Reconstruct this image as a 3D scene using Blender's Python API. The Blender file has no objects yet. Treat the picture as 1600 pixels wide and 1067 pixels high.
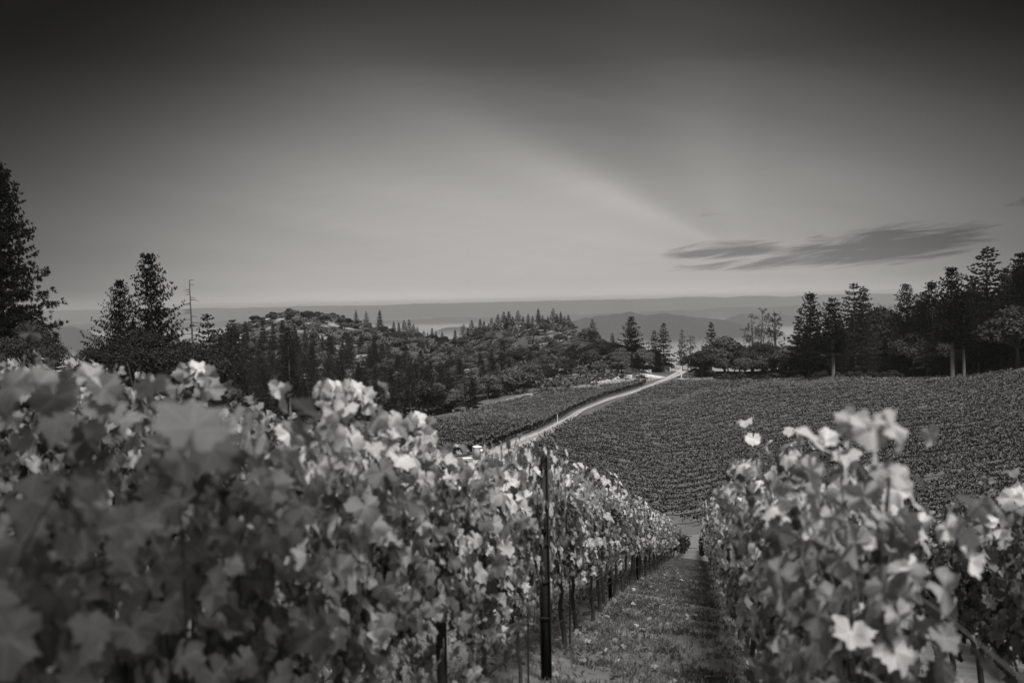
import bpy, math, random
import numpy as np
from mathutils import Matrix, Vector, Euler

S = bpy.context.scene
COL = S.collection
R = math.radians
rng = np.random.default_rng(7)
random.seed(7)

# ------------------------------------------------------------------ camera
F_PX, CX, CY = 1556.0, 800.0, 533.5
PITCH, ROLL = R(-2.30), R(-1.12)
cam_d = bpy.data.cameras.new('camera')
cam = bpy.data.objects.new('camera', cam_d)
COL.objects.link(cam)
CAM_M = Matrix.Rotation(R(90) + PITCH, 4, 'X') @ Matrix.Rotation(ROLL, 4, 'Z')
cam.matrix_world = CAM_M
cam_d.sensor_width = 36.0
cam_d.lens = 36.0 * F_PX / 1600.0
cam_d.clip_start, cam_d.clip_end = 0.05, 60000
cam_d.dof.use_dof = True
cam_d.dof.focus_distance = 45.0
cam_d.dof.aperture_fstop = 2.5
S.camera = cam
S.render.resolution_x, S.render.resolution_y = 1024, 682

# ------------------------------------------------------------------ sky, sun, exposure
SUN_EL, SUN_AZ = 60.0, 160.0        # degrees; azimuth to the right of the view axis (+Y)
TINT = (1.0, 0.968, 0.925)
S.view_settings.view_transform = 'Standard'
S.view_settings.look = 'None'
S.view_settings.exposure = 0.22
S.view_settings.gamma = 1.0

world = bpy.data.worlds.new('World')
S.world = world
world.use_nodes = True


def nodes_of(tree):
    tree.nodes.clear()
    N = tree.nodes
    L = tree.links

    def nd(kind, **kw):
        n = N.new(kind)
        for k, v in kw.items():
            setattr(n, k, v)
        return n

    def lk(a, b):
        L.new(a, b)
    return nd, lk


def make_math(nd, lk):
    def m(op, a, b=None, c=None, clamp=False):
        n = nd('ShaderNodeMath', operation=op)
        n.use_clamp = clamp
        for i, v in enumerate((a, b, c)):
            if v is None:
                continue
            if isinstance(v, (int, float)):
                n.inputs[i].default_value = v
            else:
                lk(v, n.inputs[i])
        return n.outputs[0]
    return m


def ramp_node(nd, lk, src, stops, interp='LINEAR'):
    n = nd('ShaderNodeValToRGB')
    cr = n.color_ramp
    cr.interpolation = interp
    while len(cr.elements) > 1:
        cr.elements.remove(cr.elements[-1])
    for i, (p, v) in enumerate(stops):
        e = cr.elements[0] if i == 0 else cr.elements.new(p)
        e.position = p
        e.color = (v, v, v, 1) if isinstance(v, (int, float)) else (*v, 1)
    lk(src, n.inputs[0])
    return n.outputs[0]


def build_world():
    nd, lk = nodes_of(world.node_tree)
    m = make_math(nd, lk)
    tc = nd('ShaderNodeTexCoord')
    sep = nd('ShaderNodeSeparateXYZ')
    lk(tc.outputs['Generated'], sep.inputs[0])
    X, Y, Z = sep.outputs
    sky = nd('ShaderNodeTexSky', sky_type='NISHITA')
    sky.sun_disc = False
    sky.sun_elevation = R(SUN_EL)
    sky.sun_rotation = R(SUN_AZ)
    bw = nd('ShaderNodeRGBToBW')
    lk(sky.outputs[0], bw.inputs[0])
    # the Nishita luminance, flattened: its own slope with height and azimuth stays as a trace
    base = m('MULTIPLY', m('POWER', bw.outputs[0], 0.25), 0.64)
    el = m('MULTIPLY', m('ARCSINE', m('MINIMUM', m('MAXIMUM', Z, -1.0), 1.0)), 2 / math.pi)      # 0..1 = 0..90 deg
    az = m('ARCTAN2', X, Y)
    stops = [(0.0, .60), (.004, .56), (.010, .44), (.03, .37), (.07, .30), (.11, .18), (.149, .080), (.187, .042),
             (.25, .04), (.36, .22), (.55, .70), (1.0, .85)]
    body = ramp_node(nd, lk, el, stops)
    # glow round the sun's azimuth: the band near the horizon fades to both sides
    d = m('ABSOLUTE', m('SUBTRACT', az, 0.035))
    wid = m('SUBTRACT', .43, m('MULTIPLY', m('MINIMUM', m('MAXIMUM', el, 0.0), .2), .85))
    side = m('DIVIDE', 1.0, m('ADD', 1.0, m('POWER', m('DIVIDE', d, wid), 3.8)))
    back = m('MULTIPLY', m('SUBTRACT', d, 1.0), 1.4, clamp=True)
    side = m('ADD', side, m('MULTIPLY', back, 1.1))
    low = m('SUBTRACT', 1.0, m('MULTIPLY', m('SUBTRACT', el, .21), 7.0), clamp=True)
    glow = m('ADD', m('MULTIPLY', side, low), m('SUBTRACT', 1.0, low))
    # crepuscular rays fanning out of the cloud
    Yc = m('MAXIMUM', Y, 0.05)
    p = m('DIVIDE', X, Yc)
    q = m('DIVIDE', Z, Yc)
    dp = m('SUBTRACT', p, 0.235)
    dq = m('SUBTRACT', q, 0.041)
    ang = m('ARCTAN2', dq, m('MULTIPLY', dp, -1.0))
    rad = m('SQRT', m('ADD', m('MULTIPLY', dp, dp), m('MULTIPLY', dq, dq)))

    def gauss(x, c, w):
        t = m('MULTIPLY', m('SUBTRACT', x, c), 1.0 / w)
        return m('POWER', 2.71828, m('MULTIPLY', m('MULTIPLY', t, t), -1.0))
    ray = m('ADD', m('MULTIPLY', gauss(ang, 0.44, 0.11), .27), m('MULTIPLY', gauss(ang, 0.22, 0.22), .16))
    ray = m('SUBTRACT', ray, m('MULTIPLY', gauss(ang, 0.82, 0.20), .06))
    ray = m('ADD', ray, m('MULTIPLY', gauss(ang, 1.3, 0.30), .10))
    ray = m('MULTIPLY', ray, m('MULTIPLY', m('MULTIPLY', rad, 7.0, clamp=True), gauss(rad, 0.18, 0.40)))
    # broad bands of thin high cloud lying across the rays
    cb = nd('ShaderNodeCombineXYZ')
    lk(m('MULTIPLY', m('ADD', p, m('MULTIPLY', q, 1.6)), 1.6), cb.inputs[0])
    lk(m('MULTIPLY', m('SUBTRACT', q, m('MULTIPLY', p, -.16)), 13.0), cb.inputs[1])
    nb = nd('ShaderNodeTexNoise')
    nb.inputs['Scale'].default_value = 1.0; nb.inputs['Detail'].default_value = 4.0; nb.inputs['Distortion'].default_value = .4
    lk(cb.outputs[0], nb.inputs['Vector'])
    ray = m('ADD', ray, m('MULTIPLY', m('SUBTRACT', nb.outputs[0], .5), .42))
    ray = m('ADD', 1.0, ray)
    # thin streaks and the dark bank of cloud
    cmb = nd('ShaderNodeCombineXYZ')
    lk(m('MULTIPLY', m('ADD', p, m('MULTIPLY', q, -1.6)), 17.0), cmb.inputs[0])
    lk(m('MULTIPLY', m('SUBTRACT', q, m('MULTIPLY', p, .10)), 120.0), cmb.inputs[1])
    nz = nd('ShaderNodeTexNoise')
    nz.inputs['Scale'].default_value = 1.0
    nz.inputs['Detail'].default_value = 7.0
    nz.inputs['Roughness'].default_value = .62
    nz.inputs['Distortion'].default_value = .9
    lk(cmb.outputs[0], nz.inputs['Vector'])
    n0 = nz.outputs[0]

    def bank(pc, qc, pw, qw, tilt, amp):
        a = m('SUBTRACT', p, pc)
        b = m('SUBTRACT', m('SUBTRACT', q, qc), m('MULTIPLY', a, tilt))
        a = m('MULTIPLY', a, 1.0 / pw)
        b = m('MULTIPLY', b, 1.0 / qw)
        r2 = m('ADD', m('MULTIPLY', a, a), m('MULTIPLY', b, b))
        return m('MULTIPLY', m('SUBTRACT', 1.0, r2, clamp=True), amp)
    bk = bank(.375, .049, .135, .023, .085, 1.15)
    bk = m('MAXIMUM', bk, bank(.218, .0475, .072, .0115, .05, 1.1))
    bk = m('MAXIMUM', bk, bank(.28, .036, .14, .010, .06, .85))
    bk = m('MAXIMUM', bk, bank(.52, .090, .035, .008, .12, .55))
    bk = m('MAXIMUM', bk, bank(.205, .083, .02, .0035, .12, .55))
    cl = m('ADD', m('MULTIPLY', bk, 1.15), m('SUBTRACT', m('MULTIPLY', n0, 3.0), 1.82))
    cl = m('MULTIPLY', cl, 1.35, clamp=True)
    cl = m('MULTIPLY', cl, m('MULTIPLY', bk, 5.0, clamp=True))
    cloud = m('SUBTRACT', 1.0, m('MULTIPLY', cl, .50))
    streak = m('ADD', 1.0, m('MULTIPLY', m('SUBTRACT', n0, .5), .10))
    tot = m('MULTIPLY', m('MULTIPLY', body, glow), m('MULTIPLY', ray, m('MULTIPLY', cloud, streak)))
    tot = m('MULTIPLY', tot, base)
    tot = m('MAXIMUM', tot, 0.008)
    # ground half of the sphere stays dim
    up = m('ADD', m('MULTIPLY', m('ADD', Z, .012), 60.0, clamp=True), 0.04, clamp=True)
    tot = m('MULTIPLY', tot, up)
    mx = nd('ShaderNodeMix', data_type='RGBA', blend_type='MULTIPLY')
    mx.inputs['Factor'].default_value = 1.0
    lk(tot, mx.inputs['A'])
    mx.inputs['B'].default_value = (*TINT, 1)
    bg = nd('ShaderNodeBackground')
    bg.inputs['Strength'].default_value = 1.0
    lk(mx.outputs['Result'], bg.inputs['Color'])
    out = nd('ShaderNodeOutputWorld')
    lk(bg.outputs[0], out.inputs['Surface'])


build_world()
sun_d = bpy.data.lights.new('sun', 'SUN')
sun_d.energy = 3.7
sun_d.angle = R(14)
sun_d.color = TINT
sun = bpy.data.objects.new('sun', sun_d)
COL.objects.link(sun)
sdir = Vector((math.sin(R(SUN_AZ)) * math.cos(R(SUN_EL)), math.cos(R(SUN_AZ)) * math.cos(R(SUN_EL)), math.sin(R(SUN_EL))))
sun.rotation_euler = sdir.to_track_quat('Z', 'Y').to_euler()
S.cycles.max_bounces = 5
S.cycles.diffuse_bounces = 3
S.cycles.transparent_max_bounces = 6
S.cycles.volume_bounces = 0

# ------------------------------------------------------------------ projection helpers
CM = np.array(CAM_M)[:3, :3]


def P(px, py, d):
    """world point seen at photograph pixel (px, py) at depth d along +Y"""
    v = CM @ np.array([(px - CX) / F_PX, -(py - CY) / F_PX, -1.0])
    return v * (d / v[1])


def proj(X, Y, Z):
    p = np.stack([X, Y, Z], -1) @ CM
    w = -p[..., 2]
    return CX + F_PX * p[..., 0] / w, CY - F_PX * p[..., 1] / w


def in_poly(px, py, poly):
    px = np.asarray(px); py = np.asarray(py)
    inside = np.zeros(px.shape, bool)
    n = len(poly)
    for i in range(n):
        x0, y0 = poly[i]; x1, y1 = poly[(i + 1) % n]
        if y0 == y1:
            continue
        c = ((y0 > py) != (y1 > py)) & (px < (x1 - x0) * (py - y0) / (y1 - y0) + x0)
        inside ^= c
    return inside


def vnoise(x, y, seed=0):
    x = np.asarray(x, float); y = np.asarray(y, float)
    xi = np.floor(x).astype(np.int64); yi = np.floor(y).astype(np.int64)
    fx = x - xi; fy = y - yi
    fx = fx * fx * (3 - 2 * fx); fy = fy * fy * (3 - 2 * fy)

    def h(a, b):
        n = (a * 374761393 + b * 668265263 + seed * 982451653) & 0x7fffffff
        n = ((n ^ (n >> 13)) * 1274126177) & 0x7fffffff
        return ((n ^ (n >> 16)) & 0xffff) / 65535.0
    return (h(xi, yi) * (1 - fx) + h(xi + 1, yi) * fx) * (1 - fy) + (h(xi, yi + 1) * (1 - fx) + h(xi + 1, yi + 1) * fx) * fy


def fbm(x, y, seed=0, o=4):
    s = 0; a = .5; t = 0
    for k in range(o):
        s = s + a * vnoise(x * 2 ** k, y * 2 ** k, seed + k); t += a; a *= .5
    return s / t


# ------------------------------------------------------------------ terrain
ROW_U = 0.186                                     # the rows run downhill along X = ROW_U * Y + offset
PROF = np.array([(-60, 3.2), (-10, 1.75), (0, 1.84), (2.2, 2.02), (2.9, 2.10), (3.4, 2.18), (4.3, 2.32), (5.2, 2.53), (9.2, 3.43), (16.2, 4.95), (30, 8.4), (57, 15.1), (110, 27.4)])


def near_z(X, Y):
    lat = X - ROW_U * Y
    z = -np.interp(Y, PROF[:, 0], PROF[:, 1])
    l = lat + 1.46
    c = np.where(l > 0, -.11 * l, np.where(l > -11, -.21 * l, .21 * 11 - .14 * (l + 11)))
    return z + c


CP = []                                           # control points: u, Y, z/Y
for Y in (4, 6, 9.2, 16.2, 30, 57):
    for u in (-.75, -.5, -.3, -.1, .08, .19, .35, .55, .8):
        CP.append((u, Y, float(near_z(np.array(u * Y), np.array(Y))) / Y))
for px, py, d in [
    (1066, 858, 110), (1070, 820, 150), (1250, 840, 118), (1450, 846, 118), (1600, 856, 112), (1750, 850, 110),
    (950, 800, 150), (850, 765, 150), (745, 713, 163), (650, 715, 150), (640, 800, 110), (800, 830, 110),
    (400, 690, 110), (200, 645, 110), (50, 610, 95), (-100, 590, 95), (-300, 600, 90),
    # left fields
    (690, 663, 215), (830, 656, 232), (780, 633, 262), (850, 619, 280), (950, 604, 300), (1000, 598, 312), (1055, 588, 328),
    (600, 680, 215), (560, 660, 270), (850, 675, 195), (800, 697, 172), (875, 661, 212), (960, 622, 270),
    # right slope
    (1000, 770, 165), (1100, 740, 175), (1300, 740, 158), (1500, 740, 150), (1650, 740, 145),
    (950, 690, 195), (1050, 690, 198), (1300, 668, 190), (1500, 668, 180), (1650, 662, 170),
    (1000, 642, 235), (1100, 620, 248), (1200, 607, 250), (1330, 600, 240), (1050, 635, 264), (1150, 618, 268), (1250, 607, 266), (1050, 612, 284), (1150, 605, 288), (1450, 599, 228), (1500, 597, 222), (1600, 587, 208), (1750, 575, 190),
    (1062, 600, 308), (1130, 600, 305), (1230, 595, 295), (1300, 588, 290), (1390, 588, 270), (1500, 585, 250), (1600, 565, 240), (1750, 540, 240),
    (1130, 580, 345), (1250, 572, 350), (1400, 545, 340), (1550, 515, 330), (1700, 500, 330),
    # left wooded hill and the ridge behind the road
    (330, 640, 260), (450, 640, 280), (560, 620, 330), (200, 600, 260), (0, 590, 260), (-200, 570, 260),
    (450, 491, 620), (400, 503, 600), (340, 527, 590), (260, 560, 580), (100, 590, 560), (-150, 600, 560), (520, 497, 620), (560, 508, 600), (610, 522, 585), (660, 530, 575), (700, 535, 570),
    (430, 545, 470), (560, 560, 450), (340, 580, 430), (640, 575, 420), (680, 560, 470),
    (730, 528, 540), (770, 520, 520), (830, 508, 505), (880, 512, 490), (925, 533, 440), (980, 553, 385), (1040, 572, 355),
    (720, 585, 370), (800, 570, 380), (870, 555, 400), (940, 570, 360), (975, 592, 480), (1010, 602, 450), (1060, 612, 430), (1120, 612, 430), (1200, 606, 440), (1000, 660, 600), (1150, 660, 600), (720, 625, 290), (800, 600, 320), (880, 590, 335),
]:
    v = P(px, py, d)
    CP.append((v[0] / d, d, v[2] / d))
for u in (-.8, -.55, -.35, -.15, .05, .2, .35, .55, .8):
    CP.append((u, 900, -110 / 900.)); CP.append((u, 1300, -250 / 1300.))
CP = np.array(CP)
SU, SL = 4.0, 1.35


def tps_fit():
    a = np.stack([CP[:, 0] * SU, np.log(CP[:, 1]) * SL], 1)
    n = len(a)
    r = np.linalg.norm(a[:, None] - a[None], axis=2)
    K = np.where(r > 0, r * r * np.log(np.maximum(r, 1e-9)), 0) + np.eye(n) * 2e-3
    A = np.zeros((n + 3, n + 3))
    A[:n, :n] = K; A[:n, n] = 1; A[:n, n + 1:] = a
    A[n, :n] = 1; A[n + 1:, :n] = a.T
    b = np.zeros(n + 3); b[:n] = CP[:, 2]
    return a, np.linalg.solve(A, b)


TA, TW = tps_fit()


def tps(u, Y):
    sh = np.shape(u)
    q = np.stack([np.ravel(u) * SU, np.log(np.ravel(Y)) * SL], 1)
    out = np.empty(len(q))
    n = len(TA)
    for i in range(0, len(q), 20000):
        c = q[i:i + 20000]
        r2 = ((c[:, None] - TA[None]) ** 2).sum(2)
        k = .5 * r2 * np.log(np.maximum(r2, 1e-12))
        out[i:i + 20000] = k @ TW[:n] + TW[n] + c @ TW[n + 1:]
    return out.reshape(sh)


def sstep(a, b, x):
    t = np.clip((x - a) / (b - a), 0, 1)
    return t * t * (3 - 2 * t)


VALLEY = -260.0


def zt(X, Y):
    X = np.asarray(X, float); Y = np.asarray(Y, float)
    X, Y = np.broadcast_arrays(X, Y)
    zn = near_z(X, Y)
    Yc = np.clip(Y, 3.0, 1300)
    u = np.clip(X / Yc, -.85, .85)
    zf = tps(u, Yc) * Yc
    w = sstep(4, 9, Y)
    z = zn * (1 - w) + zf * w
    # out to the valley and the far ridges
    v = sstep(700, 1400, Y)
    Yd = np.maximum(Y, 100)
    px = 800 + F_PX * X / Yd

    def ridge(yk, wk, pts, seed, rough):
        pts = np.array(pts, float)
        py = np.interp(px, pts[:, 0], pts[:, 1])
        hor = 471 - (px - 800) * .01955
        top = -(py - hor) / F_PX * yk
        nz = (fbm(X / (wk * .30), Y / (wk * .5), seed, 6) - .5) * rough
        return np.maximum(top - VALLEY + nz, 0) * np.exp(-((Y - yk) / wk) ** 2)
    far = VALLEY + 0 * Y
    far = far + ridge(5200, 520, [(-400, 520), (0, 514), (60, 518), (110, 511), (140, 518), (200, 540), (650, 560), (800, 525), (880, 503), (930, 494), (960, 493), (985, 491), (1010, 494), (1040, 490), (1080, 495), (1130, 503), (1180, 512), (1240, 525), (1400, 540)], 3, 60)
    far = far + ridge(7200, 600, [(-400, 560), (600, 560), (690, 515), (720, 512), (760, 520), (900, 540), (1080, 520), (1140, 498), (1165, 489), (1190, 487), (1240, 493), (1320, 490), (1500, 480), (1700, 480)], 5, 60)
    far = far + ridge(10200, 800, [(-400, 515), (300, 503), (600, 500), (700, 497), (900, 492), (1100, 483), (1300, 476), (1700, 470)], 15, 50)
    far = far + ridge(14000, 1000, [(-400, 494), (0, 487), (300, 482), (600, 476), (800, 471.5), (950, 468), (1030, 466.5), (1060, 464.2), (1100, 463), (1135, 465), (1165, 463.2), (1200, 461.8), (1225, 464), (1280, 461), (1700, 453)], 9, 26)
    return z * (1 - v) + far * v


def ztf(x, y):
    return float(zt(np.array([x]), np.array([y]))[0])


# ------------------------------------------------------------------ mesh and object helpers
class MB:
    """collects vertices and faces, then links them as one mesh object"""

    def __init__(self):
        self.v = []; self.f = []; self.n = 0; self.a = []; self.uv = []

    def add(self, V, Fs, tone=0.5):
        V = np.asarray(V, float).reshape(-1, 3)
        self.v.append(V)
        self.f.append(np.asarray(Fs, int) + self.n)
        t = np.asarray(tone, float)
        self.a.append(np.full(len(V), float(t)) if t.ndim == 0 else t)
        self.n += len(V)
        return self

    def box(self, c, s, rz=0.0):
        c = np.array(c, float); h = np.array(s, float) / 2
        b = np.array([(x, y, z) for x in (-1, 1) for y in (-1, 1) for z in (-1, 1)], float) * h
        cs, sn = math.cos(rz), math.sin(rz)
        b = np.stack([b[:, 0] * cs - b[:, 1] * sn, b[:, 0] * sn + b[:, 1] * cs, b[:, 2]], 1)
        return self.add(b + c, [(0, 1, 3, 2), (4, 6, 7, 5), (0, 4, 5, 1), (2, 3, 7, 6), (0, 2, 6, 4), (1, 5, 7, 3)])

    def tube(self, pts, rad, sides=6, cap=True):
        pts = np.asarray(pts, float); n = len(pts)
        rad = np.full(n, rad) if np.ndim(rad) == 0 else np.asarray(rad, float)
        d = np.gradient(pts, axis=0)
        d /= np.linalg.norm(d, axis=1)[:, None] + 1e-12
        ref = np.where(np.abs(d[:, 2:3]) > .8, np.array([[1., 0, 0]]), np.array([[0, 0, 1.]]))
        a = np.cross(d, ref); a /= np.linalg.norm(a, axis=1)[:, None] + 1e-12
        b = np.cross(d, a)
        th = np.arange(sides) * 2 * math.pi / sides
        V = pts[:, None] + rad[:, None, None] * (a[:, None] * np.cos(th)[None, :, None] + b[:, None] * np.sin(th)[None, :, None])
        i = np.arange(n - 1)[:, None] * sides; j = np.arange(sides)[None]
        k = (j + 1) % sides
        Fq = np.stack([i + j, i + k, i + sides + k, i + sides + j], -1).reshape(-1, 4)
        self.add(V.reshape(-1, 3), Fq)
        return self

    def mesh(self, name, mat, smooth=False):
        V = np.concatenate(self.v)
        me = bpy.data.meshes.new(name)
        me.vertices.add(len(V))
        me.vertices.foreach_set('co', V.astype(np.float32).ravel())
        lens = np.concatenate([np.full(len(x), x.shape[1]) for x in self.f])
        loops = np.concatenate([x.ravel() for x in self.f])
        me.loops.add(len(loops))
        me.loops.foreach_set('vertex_index', loops.astype(np.int32))
        me.polygons.add(len(lens))
        st = np.concatenate([[0], np.cumsum(lens)[:-1]])
        me.polygons.foreach_set('loop_start', st.astype(np.int32))
        me.polygons.foreach_set('loop_total', lens.astype(np.int32))
        if smooth:
            me.polygons.foreach_set('use_smooth', np.ones(len(lens), bool))
        at = me.attributes.new('tone', 'FLOAT', 'POINT')
        at.data.foreach_set('value', np.concatenate(self.a).astype(np.float32))
        if self.uv:
            at2 = me.attributes.new('leafco', 'FLOAT_VECTOR', 'POINT')
            at2.data.foreach_set('vector', np.concatenate(self.uv).astype(np.float32).ravel())
        me.update(calc_edges=True)
        me.validate()
        me.materials.append(mat)
        return me

    def build(self, name, mat, parent=None, smooth=False):
        return link(name, self.mesh(name, mat, smooth), parent)


def link(name, data, parent=None):
    o = bpy.data.objects.new(name, data)
    COL.objects.link(o)
    if parent is not None:
        o.parent = parent
    return o


def tag(o, label=None, cat=None, group=None, kind=None):
    if label: o['label'] = label
    if cat: o['category'] = cat
    if group: o['group'] = group
    if kind: o['kind'] = kind
    return o


def thing(name, label, cat, loc, rz=0.0, group=None):
    o = link(name, None)
    o.empty_display_size = .3
    o.location = loc
    o.rotation_euler = (0, 0, rz)
    return tag(o, label, cat, group)


# ------------------------------------------------------------------ materials (all neutral: the photograph is monochrome)
def mat_plain(name, v, rough=.8, var=.25, scale=8.0, spec=.3, bump=0.0):
    m = bpy.data.materials.new(name)
    m.use_nodes = True
    nd, lk = nodes_of(m.node_tree)
    mm = make_math(nd, lk)
    tc = nd('ShaderNodeTexCoord')
    nz = nd('ShaderNodeTexNoise')
    nz.inputs['Scale'].default_value = scale
    nz.inputs['Detail'].default_value = 6
    lk(tc.outputs['Object'], nz.inputs['Vector'])
    c = mm('MULTIPLY', mm('ADD', 1 - var, mm('MULTIPLY', nz.outputs[0], 2 * var)), v)
    b = nd('ShaderNodeBsdfPrincipled')
    b.inputs['Roughness'].default_value = rough
    b.inputs['Specular IOR Level'].default_value = spec
    lk(c, b.inputs['Base Color'])
    if bump:
        bp = nd('ShaderNodeBump')
        bp.inputs['Strength'].default_value = bump
        lk(nz.outputs[0], bp.inputs['Height'])
        lk(bp.outputs[0], b.inputs['Normal'])
    o = nd('ShaderNodeOutputMaterial')
    lk(b.outputs[0], o.inputs['Surface'])
    return m


def mat_foliage(name, lo, hi, trans=.25, objvar=.35, gloss=0.0):
    """leaf clumps: albedo from the per-clump tone attribute and the plant's own random tone"""
    m = bpy.data.materials.new(name)
    m.use_nodes = True
    nd, lk = nodes_of(m.node_tree)
    mm = make_math(nd, lk)
    at = nd('ShaderNodeAttribute', attribute_name='tone')
    oi = nd('ShaderNodeObjectInfo')
    t = mm('ADD', lo, mm('MULTIPLY', at.outputs['Fac'], hi - lo))
    t = mm('MULTIPLY', t, mm('ADD', 1 - objvar, mm('MULTIPLY', oi.outputs['Random'], 2 * objvar)))
    d = nd('ShaderNodeBsdfDiffuse'); lk(t, d.inputs['Color'])
    tr = nd('ShaderNodeBsdfTranslucent'); lk(t, tr.inputs['Color'])
    mx = nd('ShaderNodeMixShader'); mx.inputs[0].default_value = trans
    lk(d.outputs[0], mx.inputs[1]); lk(tr.outputs[0], mx.inputs[2])
    o = nd('ShaderNodeOutputMaterial')
    lk(mx.outputs[0], o.inputs['Surface'])
    return m


def mat_vine_leaf(name):
    m = bpy.data.materials.new(name)
    m.use_nodes = True
    nd, lk = nodes_of(m.node_tree)
    mm = make_math(nd, lk)
    at = nd('ShaderNodeAttribute', attribute_name='tone')
    lc = nd('ShaderNodeAttribute', attribute_name='leafco')
    sp = nd('ShaderNodeSeparateXYZ'); lk(lc.outputs['Vector'], sp.inputs[0])
    x, y, seed = sp.outputs
    # five main veins fan out of the stalk end, side veins branch off them
    ang = mm('ABSOLUTE', mm('ARCTAN2', x, y))
    r = mm('SQRT', mm('ADD', mm('MULTIPLY', x, x), mm('MULTIPLY', y, y)))
    vein = None
    for a0 in (0.0, .85, 1.75):
        d = mm('MULTIPLY', mm('ABSOLUTE', mm('SUBTRACT', ang, a0)), r)
        v = mm('SUBTRACT', 1.0, mm('MULTIPLY', d, 1.0 / .030), clamp=True)
        vein = v if vein is None else mm('MAXIMUM', vein, v)
    tooth = mm('PINGPONG', mm('ADD', mm('MULTIPLY', r, 1.0), mm('MULTIPLY', mm('PINGPONG', ang, .43), -.55)), .085)
    side = mm('SUBTRACT', 1.0, mm('MULTIPLY', tooth, 1.0 / .014), clamp=True)
    vein = mm('MAXIMUM', vein, mm('MULTIPLY', side, .5))
    cmb = nd('ShaderNodeCombineXYZ')
    lk(x, cmb.inputs[0]); lk(y, cmb.inputs[1]); lk(mm('MULTIPLY', seed, 37.0), cmb.inputs[2])
    nz = nd('ShaderNodeTexNoise')
    nz.inputs['Scale'].default_value = 3.4; nz.inputs['Detail'].default_value = 5
    lk(cmb.outputs[0], nz.inputs['Vector'])
    blotch = mm('MULTIPLY', mm('SUBTRACT', nz.outputs[0], .56), 5.0, clamp=True)
    edge = mm('MULTIPLY', mm('SUBTRACT', r, .55), 1.2, clamp=True)
    brown = mm('MULTIPLY', blotch, mm('ADD', .18, mm('MULTIPLY', edge, .9)), clamp=True)
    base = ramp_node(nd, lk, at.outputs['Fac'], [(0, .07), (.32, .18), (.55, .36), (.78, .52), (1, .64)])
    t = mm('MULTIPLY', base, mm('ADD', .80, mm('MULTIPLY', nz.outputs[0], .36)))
    t = mm('MULTIPLY', t, mm('ADD', 1.0, mm('MULTIPLY', vein, .40)))
    t = mm('MULTIPLY', t, mm('SUBTRACT', 1.0, mm('MULTIPLY', brown, .65)))
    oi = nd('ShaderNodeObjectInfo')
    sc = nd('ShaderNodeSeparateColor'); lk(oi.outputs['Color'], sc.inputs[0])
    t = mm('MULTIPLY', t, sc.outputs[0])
    bp = nd('ShaderNodeBump'); bp.inputs['Strength'].default_value = .35; bp.inputs['Distance'].default_value = .004
    lk(mm('ADD', mm('MULTIPLY', vein, -1.0), mm('MULTIPLY', nz.outputs[0], .6)), bp.inputs['Height'])
    b = nd('ShaderNodeBsdfPrincipled')
    b.inputs['Roughness'].default_value = .55
    b.inputs['Specular IOR Level'].default_value = .25
    lk(t, b.inputs['Base Color']); lk(bp.outputs[0], b.inputs['Normal'])
    tr = nd('ShaderNodeBsdfTranslucent'); lk(t, tr.inputs['Color'])
    mx = nd('ShaderNodeMixShader'); mx.inputs[0].default_value = .22
    lk(b.outputs[0], mx.inputs[1]); lk(tr.outputs[0], mx.inputs[2])
    o = nd('ShaderNodeOutputMaterial'); lk(mx.outputs[0], o.inputs['Surface'])
    return m


def mat_ground(name):
    m = bpy.data.materials.new(name)
    m.use_nodes = True
    nd, lk = nodes_of(m.node_tree)
    mm = make_math(nd, lk)
    at = nd('ShaderNodeAttribute', attribute_name='tone')
    tc = nd('ShaderNodeTexCoord')

    def nz(s, det=6):
        n = nd('ShaderNodeTexNoise'); n.inputs['Scale'].default_value = s; n.inputs['Detail'].default_value = det
        n.inputs['Roughness'].default_value = .65
        lk(tc.outputs['Object'], n.inputs['Vector'])
        return n.outputs[0]
    a, b_, c = nz(.9), nz(9.0), nz(.06)
    t = mm('MULTIPLY', at.outputs['Fac'], mm('ADD', .35, mm('MULTIPLY', a, 1.3)))
    t = mm('MULTIPLY', t, mm('ADD', .45, mm('MULTIPLY', b_, 1.1)))
    t = mm('MULTIPLY', t, mm('ADD', .6, mm('MULTIPLY', c, .8)))
    bp = nd('ShaderNodeBump'); bp.inputs['Strength'].default_value = .6; bp.inputs['Distance'].default_value = .05
    lk(b_, bp.inputs['Height'])
    d = nd('ShaderNodeBsdfDiffuse'); lk(t, d.inputs['Color']); lk(bp.outputs[0], d.inputs['Normal'])
    o = nd('ShaderNodeOutputMaterial'); lk(d.outputs[0], o.inputs['Surface'])
    return m


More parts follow.
